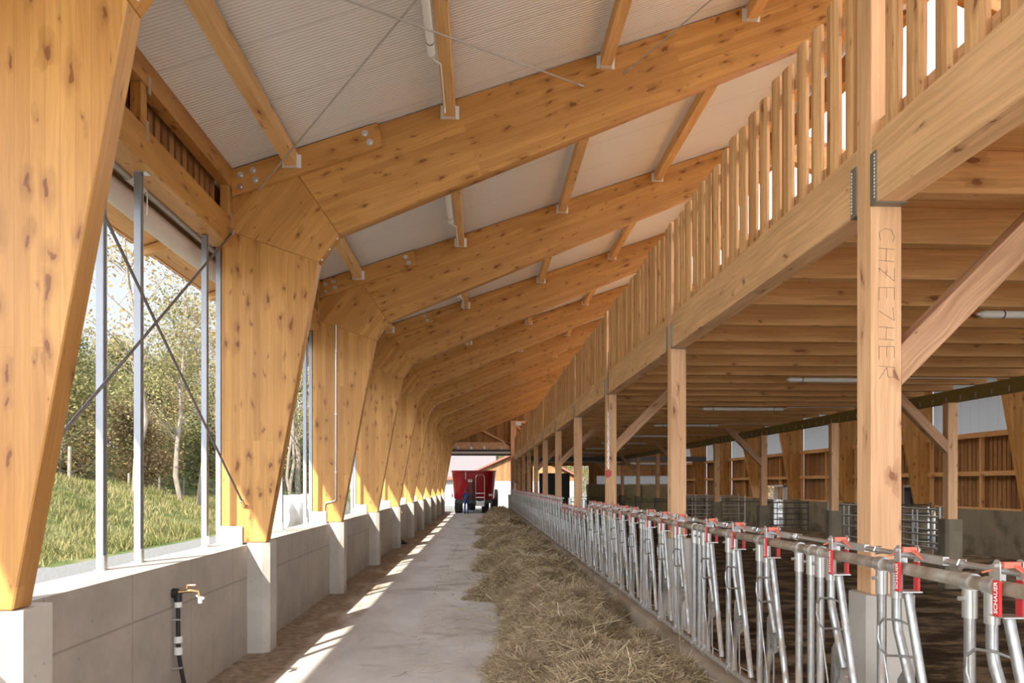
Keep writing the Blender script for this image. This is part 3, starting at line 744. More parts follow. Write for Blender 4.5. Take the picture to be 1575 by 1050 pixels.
# ------------------------------------------------------------ kerb and feed fence
FX = 2.17
tag(MB().prism([(2.06, -.02), (2.36, -.02), (2.34, .40), (2.08, .40)], YN, 53.2).build('feed_kerb', M['kerb']), 'low stained concrete kerb under the feed fence, beside the hay', 'kerb')
tag(MB().box(2.0, 2.75, 53.3, 54.1, 0, 1.35).build('concrete_block', M['pier']), 'concrete block closing the far end of the feed fence', 'block')
ZR, ZB = 1.64, .46
def fence_panel(dz=0., posts=False):
    """2.5 m length of self-locking feed fence, origin at the near end; x across, y along"""
    zr = ZR+dz
    r = empty('feed_fence_panel', (0, 0, 0), '', 'feed fence', 'self-locking feed fence panels along the alley')
    MB().tube([(0, 0, zr), (0, 2.5, zr)], .031, 14).build('top_rail', M['rail'], r, smooth=True)
    MB().tube([(0, 0, ZB), (0, 2.5, ZB)], .027, 12).build('bottom_rail', M['galvdirty'], r, smooth=True)
    cr_ = MB().tube([(.045, 0, zr+.065), (.045, 2.5, zr+.065)], .015, 10)
    cr_.tube([(.045, .30, zr+.065), (.045, .36, zr+.065)], .023, 12)
    cr_.build('control_rod', M['galv'], r, smooth=True)
    def upright(y):
        MB().tube([(0, y, ZB), (0, y, zr-.03)], .024, 12).build('upright', M['galvdirty'], r, smooth=True)
        MB().tube([(0, y, zr-.16), (0, y, zr-.02)], .031, 14).tube([(0, y-.03, zr), (0, y+.03, zr)], .040, 14).tube([(-.030, y, zr-.075), (-.052, y, zr-.075)], .010, 8).build('pipe_clamp', M['galv'], r, smooth=True)
        MB().tube([(0, y, ZB-.0), (0, y, ZB+.06)], .030, 12).tube([(0, y-.028, ZB), (0, y+.028, ZB)], .036, 12).build('foot_clamp', M['galv'], r, smooth=True)
    upright(.14); upright(2.455)
    if posts:
        MB().tube([(.06, 1.2, ZB), (.06, 1.2, ZR+.10)], .045, 12).build('stub_post', M['galv'], r, smooth=True)
    for i, y in enumerate((.67, 1.40, 2.13)):
        upright(y+.19)
        # bent neck tube and its lower part
        MB().tube([(0, y+.045, zr-.03), (0, y+.045, 1.37), (0, y+.03, 1.31), (0, y-.10, 1.03), (0, y-.125, .975)], .024, 12)\
            .build('neck_tube', M['galvdirty'], r, smooth=True)
        MB().tube([(0, y-.09, .90), (0, y+.02, .72), (0, y+.045, .66), (0, y+.045, ZB)], .024, 12).build('lower_neck_tube', M['galvdirty'], r, smooth=True)
        MB().tube([(0, y+.045, zr-.16), (0, y+.045, zr-.02)], .031, 12).tube([(0, y+.015, zr), (0, y+.075, zr)], .040, 14).build('pipe_clamp', M['galv'], r, smooth=True)
        pl = [(y+.03, 1.06), (y-.02, 1.12), (y-.13, 1.03), (y-.20, .98), (y-.22, .93), (y-.19, .86), (y-.06, .80), (y+.02, .70), (y+.05, .74)]
        g = MB().prism(pl, -.004, .004, 'x'); g.tube([(-.035, y-.19, .94), (.035, y-.19, .94)], .010, 8).tube([(-.030, y-.235, .90), (.03, y-.235, .90)], .007, 8)
        g.build('pivot_plate', M['galvdirty'], r)
        MB().tube([(-.0, y-.055, zr-.115), (0, y-.355, .52)], .0225, 12).build('swing_bar', M['galvdirty'], r, smooth=True)
        # wire handle and pull rod
        wl_ = [(0, y-.105, 1.36), (-.03, y-.02, 1.375), (-.04, y+.10, 1.36), (-.04, y+.15, 1.32), (-.04, y+.155, 1.25), (-.04, y+.12, 1.19), (-.04, y+.06, 1.175), (-.03, y-.06, 1.20), (0, y-.15, 1.21)]
        MB().tube(wl_, .0065, 8).tube([(-.04, y+.10, 1.185), (-.035, y-.03, .72), (-.03, y-.05, .56)], .005, 6).build('wire_handle', M['galvdirty'], r, smooth=True)
        MB().tube([(-.0, y-.34, .56), (-.02, y-.16, .56), (-.02, y-.14, .58), (-.02, y-.14, .83)], .006, 6).tube([(-.02, y-.16, .56), (-.02, y-.16, .49), (0, y-.33, .49)], .006, 6).build('lower_guide', M['galvdirty'], r, smooth=True)
        # latch
        lt = MB()
        for sx in (-.046, .046):
            a, b = sorted((sx, sx+math.copysign(.006, sx)))
            poly = [(y-.055+.020*math.cos(t), zr+.103+.020*math.sin(t)) for t in [PI*j/6 for j in range(7)]]
            lt.prism([(y-.035, zr+.035), *poly, (y-.075, zr+.035)], a, b, 'x')
            lt.tube([(sx*1.05, y-.055, zr+.098), (sx*1.45, y-.055, zr+.098)], .009, 8)
        MB().box(-.052, .052, y-.10, y-.01, zr-.115, zr-.108).build('swing_bracket', M['galv'], r)
        lt.tube([(-.05, y-.055, zr+.098), (.05, y-.055, zr+.098)], .006, 8)
        MB().box(.03, .06, y-.30, y-.08, zr+.045, zr+.085).build('catch_plate', M['galv'], r)
        MB().box(-.004, .05, y+.03, y+.06, zr, zr+.09).build('rod_bracket', M['galv'], r)
        MB().tube([(.03, y-.42, zr+.045), (.062, y-.42, zr+.05), (.062, y-.42, zr+.085), (.03, y-.42, zr+.085), (.02, y-.42, zr+.06)], .006, 6).build('rod_hook', M['steel'], r)
        latch = lt.build('latch', M['galv'], r)
        for sx in (-.046, .046):
            a, b = sorted((sx-.004*(1 if sx > 0 else -1), sx+math.copysign(.009, sx)))
            MB().box(a, b, y-.076, y-.034, zr-.112, zr+.037).build('red_strap', M['red'], latch, bevel=.002)
        lv = MB().box(-.03, .042, y-.07, y-.035, zr+.088, zr+.112)
        lv.bar((.02, y-.05, zr+.105), (.045, y-.14, zr+.055), .03, .008).bar((-.05, y+.03, zr+.06), (-.02, y-.04, zr+.085), .02, .006)
        lv.build('lever', M['salmon'], latch)
        if not dz:
            latch_text(latch, -.0556, y-.055, zr-.035)
    return r
TXT = {}
def latch_text(parent, x, y, z):
    if 'me' not in TXT:
        cu = bpy.data.curves.new('txt', 'FONT'); cu.body = 'SCHAUER'; cu.size = .030; cu.align_x = 'CENTER'; cu.align_y = 'CENTER'; cu.extrude = .0003; cu.offset = .0006
        ob = bpy.data.objects.new('txt', cu); COL.objects.link(ob)
        dg = bpy.context.evaluated_depsgraph_get(); me = bpy.data.meshes.new_from_object(ob.evaluated_get(dg))
        me.materials.clear(); me.materials.append(M['whiteink']); me.name = 'strap_lettering'
        COL.objects.unlink(ob); bpy.data.objects.remove(ob); TXT['me'] = me
    o = bpy.data.objects.new('lettering', TXT['me']); COL.objects.link(o); o.parent = parent.parent
    # text faces -X, reading upwards: local x -> +Z, local y -> +Y, normal -> -X
    o.matrix_local = Matrix(((0, 0, -1, x), (0, 1, 0, y), (1, 0, 0, z), (0, 0, 0, 1)))
    return o
fpA = fence_panel(); fpB = fence_panel(-.17, True); reg(None); used = {}
for n_, i in enumerate(range(-1, 20)):
    yy = 2.37+2.5*i
    low = 14.6 < yy+.3 < 19.6
    pr = fpB if low else fpA
    o = pr if pr.name not in used else copy_tree(pr); used[pr.name] = 1
    o.location = (FX, yy, 0)
    o['label'] = (f'{nth(n_+1)} galvanised feed fence panel with three red-latched head locks' + (', set lower than its neighbours' if low else ''))
    if not low: o['group'] = 'self-locking feed fence panels along the alley'

# ------------------------------------------------------------ hay
def hay_h(x, y):
    xl = .34+.30*noise.noise(Vector((0, y*.45, 3)))+.20*noise.noise(Vector((1, y*1.9, 5)))-(.12 if y < 9 else 0)-sum(a*math.exp(-((y-c)/w)**2) for c, a, w in ((13.5, .75, .28), (17.9, .55, .35), (19.9, .5, .3), (24.5, .6, .6), (31, .5, .8), (40, .5, 1)))
    xr = 2.08
    if y > 49: xl += (y-49)*.2
    t = (x-xl)/(xr-xl)
    if t <= 0 or t >= 1.02: return -.03
    prof = min(1, t*3.2)**.8*(1-.6*max(0, t-.5)/.5)
    nn = noise.noise(Vector((x*1.2, y*.8, 9)))*.42+noise.noise(Vector((x*2.8, y*2.4, 2)))*.38+noise.noise(Vector((x*6.5, y*6.5, 4)))*.13
    h = .46*prof*(1+1.35*max(-.6, min(nn, .55)))
    dip = math.exp(-((y-9.6)/.8)**2)*max(0, t-.55)*.42
    return max(h-dip, .03*prof)+.02*noise.noise(Vector((x*16, y*16, 7)))
gx = np.linspace(-.5, 2.10, 70)
gy = np.concatenate([np.arange(5.4, 16, .05), np.arange(16, 28, .1), np.arange(28, 52.6, .22)])
HZ = np.array([[hay_h(x, y) for y in gy] for x in gx])
nY = len(gy)
vs = [(gx[i], gy[j], float(HZ[i, j])) for i in range(len(gx)) for j in range(nY)]
fs = [(i*nY+j, (i+1)*nY+j, (i+1)*nY+j+1, i*nY+j+1) for i in range(len(gx)-1) for j in range(nY-1)
      if max(HZ[i, j], HZ[i+1, j], HZ[i, j+1], HZ[i+1, j+1]) > -.02]
hay = empty('hay', (0, 0, 0), 'long windrow of loose brown hay lying along the feed kerb', 'hay'); hay['kind'] = 'stuff'
tag(MB().add(vs, fs).build('hay_mound', M['hayfill'], hay, smooth=True), kind='stuff')
def strands(n, y0, y1, wid, lmin, lmax, bias=1.6, stray=.006):
    Y = y0+(y1-y0)*rng.random(n)**bias
    X = rng.uniform(-.25, 2.09, n)
    st = rng.random(n) < stray
    X = np.where(st, rng.uniform(-.9, .3, n), X)
    V = np.zeros((n, 6, 3)); keep = np.zeros(n, bool)
    for i in range(n):
        x, y = X[i], Y[i]; h = hay_h(x, y)
        if h < .005:
            if not st[i] and random.random() > .004: continue
            h = .004
        keep[i] = True
        a = random.uniform(0, 2*PI); tilt = random.gauss(.05, .38) if h > .01 else random.uniform(-.02, .05); l = random.uniform(lmin, lmax)
        d = Vector((math.cos(a)*math.cos(tilt), math.sin(a)*math.cos(tilt), math.sin(tilt)))
        c = Vector((x, y, h+random.uniform(.0, .03)+(.0 if h < .01 else .012))); w = wid*random.uniform(.6, 1.3)
        side = d.cross(Vector((random.uniform(-1, 1), random.uniform(-1, 1), 1))).normalized()*w/2
        bend = Vector((random.uniform(-1, 1), random.uniform(-1, 1), random.uniform(-.6, 1)))*l*.13
        for k, (q, b_) in enumerate(((-.5, 0), (0, 1), (.5, 0))):
            p = c+d*(l*q)+bend*b_
            if p.z < .003: p.z = .003
            V[i, 2*k] = p-side; V[i, 2*k+1] = p+side
    V = V[keep]; m = len(V)
    me = bpy.data.meshes.new('stalks'); me.vertices.add(m*6); me.vertices.foreach_set('co', V.reshape(-1))
    idx = (np.arange(m)[:, None]*6+np.array([0, 1, 3, 2, 2, 3, 5, 4])).reshape(-1)
    me.loops.add(m*8); me.loops.foreach_set('vertex_index', idx.astype(np.int32))
    me.polygons.add(m*2); me.polygons.foreach_set('loop_start', np.arange(m*2, dtype=np.int32)*4)
    me.update(calc_edges=True); me.validate(); return me
for args in ((90000, 5.4, 13, .0048, .10, .36, 1.0), (700, 6.5, 17, .0065, .35, .75, 1.0), (46000, 13, 26, .009, .14, .42, 1.0), (16000, 26, 52, .018, .2, .5, 1.0)):
    me = strands(*args); me.materials.append(M['straw']); me.materials[0] = M['palestraw'] if args[0] == 700 else M['straw']; o = bpy.data.objects.new('hay_stalks', me); COL.objects.link(o); o.parent = hay; o['kind'] = 'stuff'

# ------------------------------------------------------------ water tap and hose on the wall, pipes
t = empty('wall_tap', (-2.86, 7.08, 0), 'wall-mounted water tap with black hose on the nearest stretch of concrete wall', 'tap')
MB().tube([(0, 0, 1.06), (.05, 0, 1.06)], .045, 16).tube([(.05, 0, 1.06), (.05, 0, .98)], .036, 12).build('elbow', M['black'], t, smooth=True)
MB().tube([(.05, 0, 1.07), (.16, .03, 1.08)], .018, 10).tube([(.15, .03, 1.08), (.22, .04, 1.07), (.235, .05, 1.00)], .016, 10).build('spout', M['brass'], t, smooth=True)
MB().tube([(.12, .02, 1.10), (.13, .02, 1.13), (.20, .03, 1.13)], .010, 8).build('valve_lever', M['copper'], t, smooth=True)
MB().tube([(.235, .05, 1.02), (.235, .05, .96)], .020, 10).tube([(.20, .05, 1.03), (.27, .05, 1.0)], .012, 8).build('hose_nozzle', M['white'], t, smooth=True)
MB().tube([(.05, 0, .99), (.05, 0, .72), (.055, 0, .50), (.07, .02, .35), (.10, .04, .15), (.12, .05, .02)], .019, 10).build('hose', M['black'], t, smooth=True)
MB().tube([(.05, 0, .985), (.05, 0, .93)], .035, 14).tube([(.05, 0, .66), (.05, 0, .60)], .038, 14).tube([(.052, 0, .56), (.052, 0, .49)], .038, 14).build('coupling', M['white'], t, smooth=True)
MB().box(0, .075, -.026, .026, .81, .825).box(0, .085, -.026, .026, .36, .375).build('hose_clip', M['galv'], t)
t2 = empty('wall_tap', (-2.86, 26.0, 0), 'small water tap with short black hose on the wall, farther down the alley', 'tap')
MB().tube([(0, 0, 1.15), (.12, 0, 1.15), (.14, 0, 1.08)], .03, 10).build('spout', M['brass'], t2, smooth=True)
MB().tube([(.05, 0, 1.12), (.05, 0, .6), (.10, .1, .15), (.22, .25, .05)], .025, 8).build('hose', M['black'], t2, smooth=True)
MB().disc((.2, .22, 0), (0, 0, 1), .10, .06, 12).build('foot_weight', M['black'], t2)
cp = empty('conduit_pipe', (0, FY(2), 0), 'thin grey conduit pipe running down the third timber frame leg', 'pipe')
MB().tube([(-2.74, -.02, 5.1), (-2.74, -.02, 1.80), (-2.76, -.02, 1.76), (-2.93, -.02, 1.72), (-2.95, -.02, 1.68), (-2.95, -.02, 1.36)], .014, 8).build('pipe', M['galv'], cp, smooth=True)
MB().box(-2.765, -2.715, -.03, 0, 4.6, 4.62).box(-2.765, -2.715, -.03, 0, 3.4, 3.42).box(-2.765, -2.715, -.03, 0, 2.3, 2.32).build('clip', M['galv'], cp)
# hanging chain with red hook
ch = empty('hanging_chain', (2.44, 14.2, 0), 'steel chain with a red hook block hanging beside the third timber post', 'chain')
m = MB()
for i in range(22):
    z = 3.42-i*.05; a = (i % 2)*PI/2; c, s_ = math.cos(a)*.016, math.sin(a)*.016
    m.tube([(-c, -s_, z), (-c, -s_, z+.045), (0, 0, z+.06), (c, s_, z+.045), (c, s_, z), (0, 0, z-.015)], .005, 5, closed=True)
m.build('chain', M['steel'], ch, smooth=True)
MB().tube([(0, 0, 3.46), (0, 0, 4.6)], .006, 6).build('rope', M['dsteel'], ch)
MB().prism([(-.05, 2.24), (-.06, 2.32), (0, 2.36), (.06, 2.32), (.05, 2.24), (0, 2.20)], -.03, .03).disc((0, -.045, 2.28), (0, 1, 0), .025, .09, 10).build('hook_block', M['red'], ch)

# ------------------------------------------------------------ far stall wall
for k in range(2, 11):
    ya, yb = FY(k)+FT, FY(k+1)
    r = empty('timber_wall_panel', (15.0, ya, 1.33), f'timber wall panel of upright boards on the far stall wall, beyond the {nth(k+1)} frame', 'wall panel', 'boarded panels of the far stall wall')
    Ln = yb-ya if k < 10 else 2.2
    door = k in (4, 6)
    b = MB(); y = 0
    d0, d1 = {4: (.30, 1.25), 6: (2.85, 4.1)}.get(k, (9, 9))
    while y < Ln-.1:
        zb_ = .70 if d0-.1 < y < d1 else .0
        b.box(.07, .10, y, y+.14, zb_, 2.25); y += .19
    b.build('boarding', M['brown'], r, (0, 0, 1))
    if door: MB().box(.11, .13, 0, Ln, .72, 2.25).build('backing', M['brown'], r, (0, 0, 1))
    else: MB().box(.11, .13, 0, Ln, 0, 2.25).build('backing', M['brown'], r, (0, 0, 1))
    MB().box(-.12, .02, 0, Ln, 2.15, 2.30).build('rail', M['joist'], r, (0, 1, 0))
    MB().box(-.10, .02, 0, Ln, 1.0, 1.14).build('rail', M['joist'], r, (0, 1, 0))
    if not door: MB().box(-.10, .02, 0, Ln, 0, .06).build('rail', M['joist'], r, (0, 1, 0))
    for y in (.05, Ln/2-.25, Ln-.18):
        if d0-.15 < y < d1: continue
        MB().box(-.09, .02, y, y+.10, .06, 2.15).build('stud', M['joist'], r, (0, 0, 1))
    tp = MB().box(15.10, 15.12, ya, ya+Ln, 3.63, 5.75).build('translucent_panel', M['transl'])
    tag(tp, f'glowing white translucent panel on the far stall wall, beyond the {nth(k+1)} frame', 'window panel', 'translucent panels of the far stall wall')
# dark doorway and bright doorway
d = empty('door_frame', (15, FY(4)+.55, 0), 'dark doorway with grey frame in the far stall wall', 'door')
MB().box(-.12, .12, -.12, -.05, 0, 2.03).box(-.12, .12, .80, .87, 0, 2.03).box(-.12, .12, -.12, .87, 1.97, 2.05).build('frame', M['galv'], d)
MB().box(.13, .16, -.12, .87, 0, 2.0).build('door_leaf', M['black'], d)
d = empty('door_frame', (15, 37.2-.0, 0), 'bright open doorway in the far stall wall looking outside', 'door')
MB().box(-.12, .12, -1.0, -.93, 0, 2.03).box(-.12, .12, .13, .2, 0, 2.03).box(-.12, .12, -1.0, .2, 1.96, 2.05).build('frame', M['white'], d)
MB().tube([(.05, -.9, .4), (.05, .1, .4)], .02, 8).tube([(.05, -.9, .8), (.05, .1, .8)], .02, 8).tube([(.05, -.9, 1.2), (.05, .1, 1.2)], .02, 8).build('bars', M['dsteel'], d)

# ------------------------------------------------------------ stall gates and rails
def gate(loc, Ln, h, nr, rz, label, uprights=(), m='galvdirty', r_=.025):
    g = empty('stall_gate', loc, label, 'gate', 'tubular steel gates in the stalls', rz)
    a = MB(); a.tube([(0, 0, .0), (0, 0, h+.03)], r_*1.25, 10); a.build('gate_post', M[m], g, smooth=True)
    a = MB(); a.tube([(Ln, 0, .0), (Ln, 0, h+.03)], r_*1.25, 10); a.build('gate_post', M[m], g, smooth=True)
    for i in range(nr):
        z = h-.04-(h-.3)*i/max(1, nr-1)
        MB().tube([(0, 0, z), (Ln, 0, z)], r_, 10).build('rail', M[m], g, smooth=True)
    for u in uprights: MB().tube([(u, 0, .25), (u, 0, h-.04)], r_*.9, 8).build('upright', M[m], g, smooth=True)
    return g
gate((10.7, 17.0, 0), 5.6, 1.52, 5, PI/2, 'large five-rail gate beside the dark doorway in the stalls', (.9, 1.1, 2.3, 2.7, 4.3, 4.6))
gate((11.4, 17.6, 0), 3.4, 1.3, 4, PI/2, 'lower barred gate standing behind the large five-rail gate', (.8, 1.6, 2.4))
gate((3.2, 30.6, 0), 8.9, 1.40, 2, 0, 'long dark two-rail barrier across the stalls', (), 'dsteel', .022)
gate((12.2, 24.0, 0), 2.6, 1.45, 5, 0, 'five-rail barrier against the dirty concrete wall', (), 'dsteel', .022)
gate((12.8, 33, 0), 1.9, 1.3, 5, 0, 'dark barred gate in front of the bright doorway', (.5, .9, 1.3), 'dsteel', .022)
gate((9.7, 36, 0), 3.2, 1.5, 4, 0, 'four-rail gate behind the long two-rail barrier', (.6, 1.3, 2.0), 'galv', .022)
gate((11.5, 42, 0), 3.2, 1.5, 4, 0, 'farthest grey four-rail gate by the stall wall', (.7, 1.4), 'galv', .022)
gate((3.0, 48.2, 0), 6.0, 1.3, 2, 0, 'thin two-rail barrier before the bright far opening', (3.0,), 'dsteel', .02)

# ------------------------------------------------------------ far gable wall, door, pipes
wf = MB()
yE = YE
wf.prism([(-3.3, 4.55), (2.3, 4.55), (2.3, roofz(2.3)), (-3.3, roofz(-3.3))], yE, yE+.1)
wf.prism([(2.3, 3.5), (8.3, 3.5), (8.3, roofz(8.3)), (XR, roofz(XR)), (2.3, roofz(2.3))], yE, yE+.1)
wf.prism([(8.3, 2.75), (15.1, 2.75), (15.1, roofz(15.1)), (8.3, roofz(8.3))], yE, yE+.1)
wf.box(8.3, 8.9, yE, yE+.1, 1.2, 2.75).box(2.7, 4.0, yE, yE+.1, 0, 3.5)
tag(wf.build('wall_far', M['brown'], None, (0, 0, 1)), kind='structure')
tag(MB().box(8.3, 15.1, yE, yE+.2, -.02, 2.1).build('wall_far', M['dirtyconc']), kind='structure')
tag(MB().box(8.9, 15.0, yE+.05, yE+.07, 2.1, 2.75).build('window_1', M['transl']), kind='structure')
tag(MB().box(2.3, 2.7, yE-.42, yE-.01, 0, 6.9).build('door_post', M['sawn'], None, (0, 0, 1)), 'tall timber post at the right of the far door opening', 'post')
hd = empty('door_header', (0, yE, 0), 'header beam with rolled door housing above the far door opening', 'door header')
MB().box(-3.1, 2.3, -.18, 0, 4.74, 5.28).build('beam', M['sawn'], hd, (1, 0, 0))
MB().box(-3.0, 2.3, -.30, -.02, 4.26, 4.73).build('roll_housing', M['dsteel'], hd)
MB().box(-3.0, 2.3, -.33, -.30, 4.42, 4.56).build('white_rail', M['white'], hd)
for x in (-1.7, -.7, .3, 1.6): MB().box(x-.08, x+.08, -.33, -.181, 4.735, 4.95).build('bracket', M['galv'], hd)
o = MB().bar((.1, yE-.12, 6.2), (2.3, yE-.12, 5.05), .12, .12, (0, 1, 0)).build('gable_brace', M['sawn'], None, (2.2, 0, -1.15)); tag(o, 'diagonal brace against the gable cladding above the far door', 'brace')
o = MB().bar((2.7, yE-.12, 6.6), (3.9, yE-.12, 5.5), .12, .12, (0, 1, 0)).build('gable_brace', M['sawn'], None, (1.2, 0, -1.1)); tag(o, 'short diagonal brace right of the tall gable post', 'brace')
o = MB().box(2.7, 8.2, yE-.12, yE, 6.75, 6.92).build('gable_rail', M['sawn'], None, (1, 0, 0)); tag(o, 'horizontal rail on the gable above the loft', 'rail')
fl = empty('floodlight', (2.85, yE-.5, 6.65), 'grey floodlight on the gable post above the loft', 'lamp')
MB().box(-.22, .22, -.15, .1, -.14, .14).build('housing', M['white'], fl, bevel=.02); MB().box(-.03, .03, .1, .5, -.03, .03).build('arm', M['galv'], fl)
eb = empty('motor_unit', (2.42, 53.0, 1.36), 'grey motor unit on the concrete block at the end of the fence', 'motor')
MB().tube([(0, 0, .25), (0, .4, .25)], .16, 14).build('drum', M['galv'], eb, smooth=True); MB().box(-.12, .12, .3, .9, -.0, .12).build('base', M['dsteel'], eb); MB().tube([(0, .35, .4), (0, .35, .9)], .05, 8).tube([(-.1, .35, .9), (.14, .35, .9)], .06, 8).build('column', M['steel'], eb, smooth=True)
tp = MB()
for i in range(7): tp.box(4.0, 6.1, 50.9+.02*(i % 2), 50.96+.02*(i % 2), -.02+.41*i, -.02+.41*(i+1))
tag(tp.build('roller_shutter', M['black']), 'black roller shutter at the far end of the stalls', 'shutter')
pp = empty('vent_pipe', (0, 48.3, 0), 'pale bent ventilation pipe under the far end of the loft', 'pipe')
MB().tube([(3.2, 0, 3.55), (7.4, 0, 3.55), (7.8, 0, 3.48), (8.0, 0, 3.3)], .07, 10).build('pipe', M['greytube'], pp, smooth=True)
MB().tube([(8.4, 0, 3.40), (12.3, 0, 3.40), (12.8, 0, 3.25), (12.95, 0, 2.9)], .09, 10).build('pipe', M['greytube'], pp, smooth=True)
tag(MB().box(2.8, 14.8, 48.4, 48.6, 3.58, 3.9).build('cross_girder', M['dsteel']), 'dark cross girder at the far end of the stalls', 'beam')

def hay_bale(x, y, z, i, row):
    m = MB(); n = 8; w, d_, h = 1.22, 1.1, 1.05
    vs = []; fs = []
    def pt(u, v, wv):
        p = Vector((u*w/2, v*d_/2, wv*h/2)); r_ = noise.noise_vector(p*2.3+Vector((i*3.1, row, 0)))
        return (x+p.x*(1-.04*abs(v*wv))+r_.x*.05, y+p.y+r_.y*.05, z+h/2+p.z*(1-.05*abs(u*v))+r_.z*.06)
    for ax in range(3):
        for sg in (-1, 1):
            base_ = len(vs)
            for a in range(n+1):
                for b in range(n+1):
                    c = [0, 0, 0]; c[ax] = sg; c[(ax+1) % 3] = -1+2*a/n; c[(ax+2) % 3] = -1+2*b/n; vs.append(pt(*c))
            for a in range(n):
                for b in range(n):
                    q = (base_+a*(n+1)+b, base_+(a+1)*(n+1)+b, base_+(a+1)*(n+1)+b+1, base_+a*(n+1)+b+1); fs.append(q if sg > 0 else q[::-1])
    return m.add(vs, fs).build('hay_bale', M['bale'], smooth=True)
cols = ['leftmost', 'second from left', 'third from left', 'fourth from left', 'fifth from left']
for i in range(5):
    for row in range(2):
        b = hay_bale(8.15+1.26*i, 52.6, -.02+1.06*row, i, row)
        tag(b, f'square olive hay bale at the far end of the stalls, {"bottom" if row==0 else "top"} row, {cols[i]}', 'hay bale', 'stacked hay bales at the far end')

# ------------------------------------------------------------ mixer wagon, tractor, worker
mx = empty('mixer_wagon', (-.48, 54.0, 0), 'red feed mixer wagon with ladder, parked in the far door opening', 'wagon'); mx.scale.x = 1.12
def ring(w, d_, z, y0=0, n=40, p=4.5):
    out = []
    for i in range(n):
        t_ = 2*PI*i/n; c, s_ = math.cos(t_), math.sin(t_)
        out.append((math.copysign(abs(c)**(2/p), c)*w/2, y0+d_/2+math.copysign(abs(s_)**(2/p), s_)*d_/2, z))
    return out
m = MB(); rs = [ring(2.62, 4.4, 1.02, .1), ring(2.66, 4.5, 1.15, .05), ring(2.92, 4.8, 2.96, -.05), ring(3.0, 4.9, 3.0, -.1), ring(3.0, 4.9, 3.09, -.1), ring(2.9, 4.8, 3.09, -.05), ring(2.6, 4.4, 1.4, .1)]
vs = [p for r_ in rs for p in r_]; n = 40
fs = [(i*n+j, i*n+(j+1) % n, (i+1)*n+(j+1) % n, (i+1)*n+j) for i in range(len(rs)-1) for j in range(n)] + [tuple(range(n))[::-1], tuple(6*n+j for j in range(n))]
m.add(vs, fs).build('tub', M['mixred'], mx, smooth=True)
for x in (-1.0, .75):
    for y in (.8, 2.1):
        w = MB(); w.tube([(x-.24, y, .5), (x-.2, y, .5), (x+.2, y, .5), (x+.24, y, .5)], [.44, .5, .5, .44], 28)
        wo_ = w.build('wheel', M['tyre'], mx, smooth=True); MB().tube([(x-.25, y, .5), (x+.25, y, .5)], .24, 16).build('rim', M['mixred'], wo_, smooth=True)
MB().box(-1.2, 1.2, .3, 4.4, .72, 1.0).box(-.15, .15, 4.2, 6.6, .6, .75).build('chassis', M['dsteel'], mx)
ld = MB(); lx0, lx1 = .13, .68
ld.tube([(lx0, -.28, .55), (lx0, -.28, 2.6), (lx0+.08, -.28, 2.75), (lx1-.08, -.28, 2.75), (lx1, -.28, 2.6), (lx1, -.28, .55)], .03, 8)
for z in (.55, .85, 1.15, 1.45): ld.box(lx0, lx1, -.31, -.25, z-.02, z+.02)
ld.tube([(lx0, -.28, 1.6), (lx0, -.02, 1.6)], .02, 6).tube([(lx1, -.28, 1.6), (lx1, -.02, 1.6)], .02, 6).build('ladder', M['steel'], mx, smooth=False)
MB().box(-.37, -.10, -.17, -.06, 2.25, 2.45).build('scale_display', M['white'], mx); MB().box(-.33, -.14, -.175, -.169, 2.33, 2.42).build('screen', M['greytube'], mx)
MB().box(-.30, -.12, -.14, -.02, 1.05, 2.2).tube([(-.25, -.16, 1.5), (-.3, -.3, 1.2), (-.1, -.3, .9)], .03, 6).tube([(-.15, -.16, 1.8), (.05, -.3, 1.1), (.0, -.3, .8)], .03, 6).build('valve_block', M['dsteel'], mx)
MB().prism([(lx0, .5), (lx1, .5), (lx1, 1.0), (.5, .8), (.3, .8), (lx0, 1.0)], -.24, -.22).build('bumper_plate', M['galv'], mx)
MB().box(-.55, -.50, -.09, -.06, 2.45, 2.98).box(.95, 1.2, -.02, .02, 1.25, 1.4).build('marker_strip', M['white'], mx)
MB().box(-1.42, -1.34, -.12, .02, 1.15, 1.4).box(1.32, 1.4, -.12, .02, 1.15, 1.4).build('tail_lamp', M['red'], mx)
tr = empty('tractor', (.2, 60.8, 0), 'tractor hidden behind the red mixer wagon, one large rear wheel showing', 'tractor')
for x in (-.9, .95):
    w = MB().tube([(x-.27, 0, .85), (x-.22, 0, .85), (x+.22, 0, .85), (x+.27, 0, .85)], [.76, .85, .85, .76], 32).build('rear_wheel', M['tyre'], tr, smooth=True)
    MB().tube([(x-.28, 0, .85), (x+.28, 0, .85)], .45, 18).build('rim', M['white'], w, smooth=True)
for x in (-.8, .8): MB().tube([(x-.18, 2.5, .55), (x+.18, 2.5, .55)], .55, 26).build('front_wheel', M['tyre'], tr, smooth=True)
MB().box(-.35, .35, -.3, 3.0, .7, 1.5).build('hood', M['mixred'], tr, bevel=.05); MB().box(-.7, .7, -.5, 1.1, 1.3, 2.6).build('cab', M['dsteel'], tr, bevel=.06)

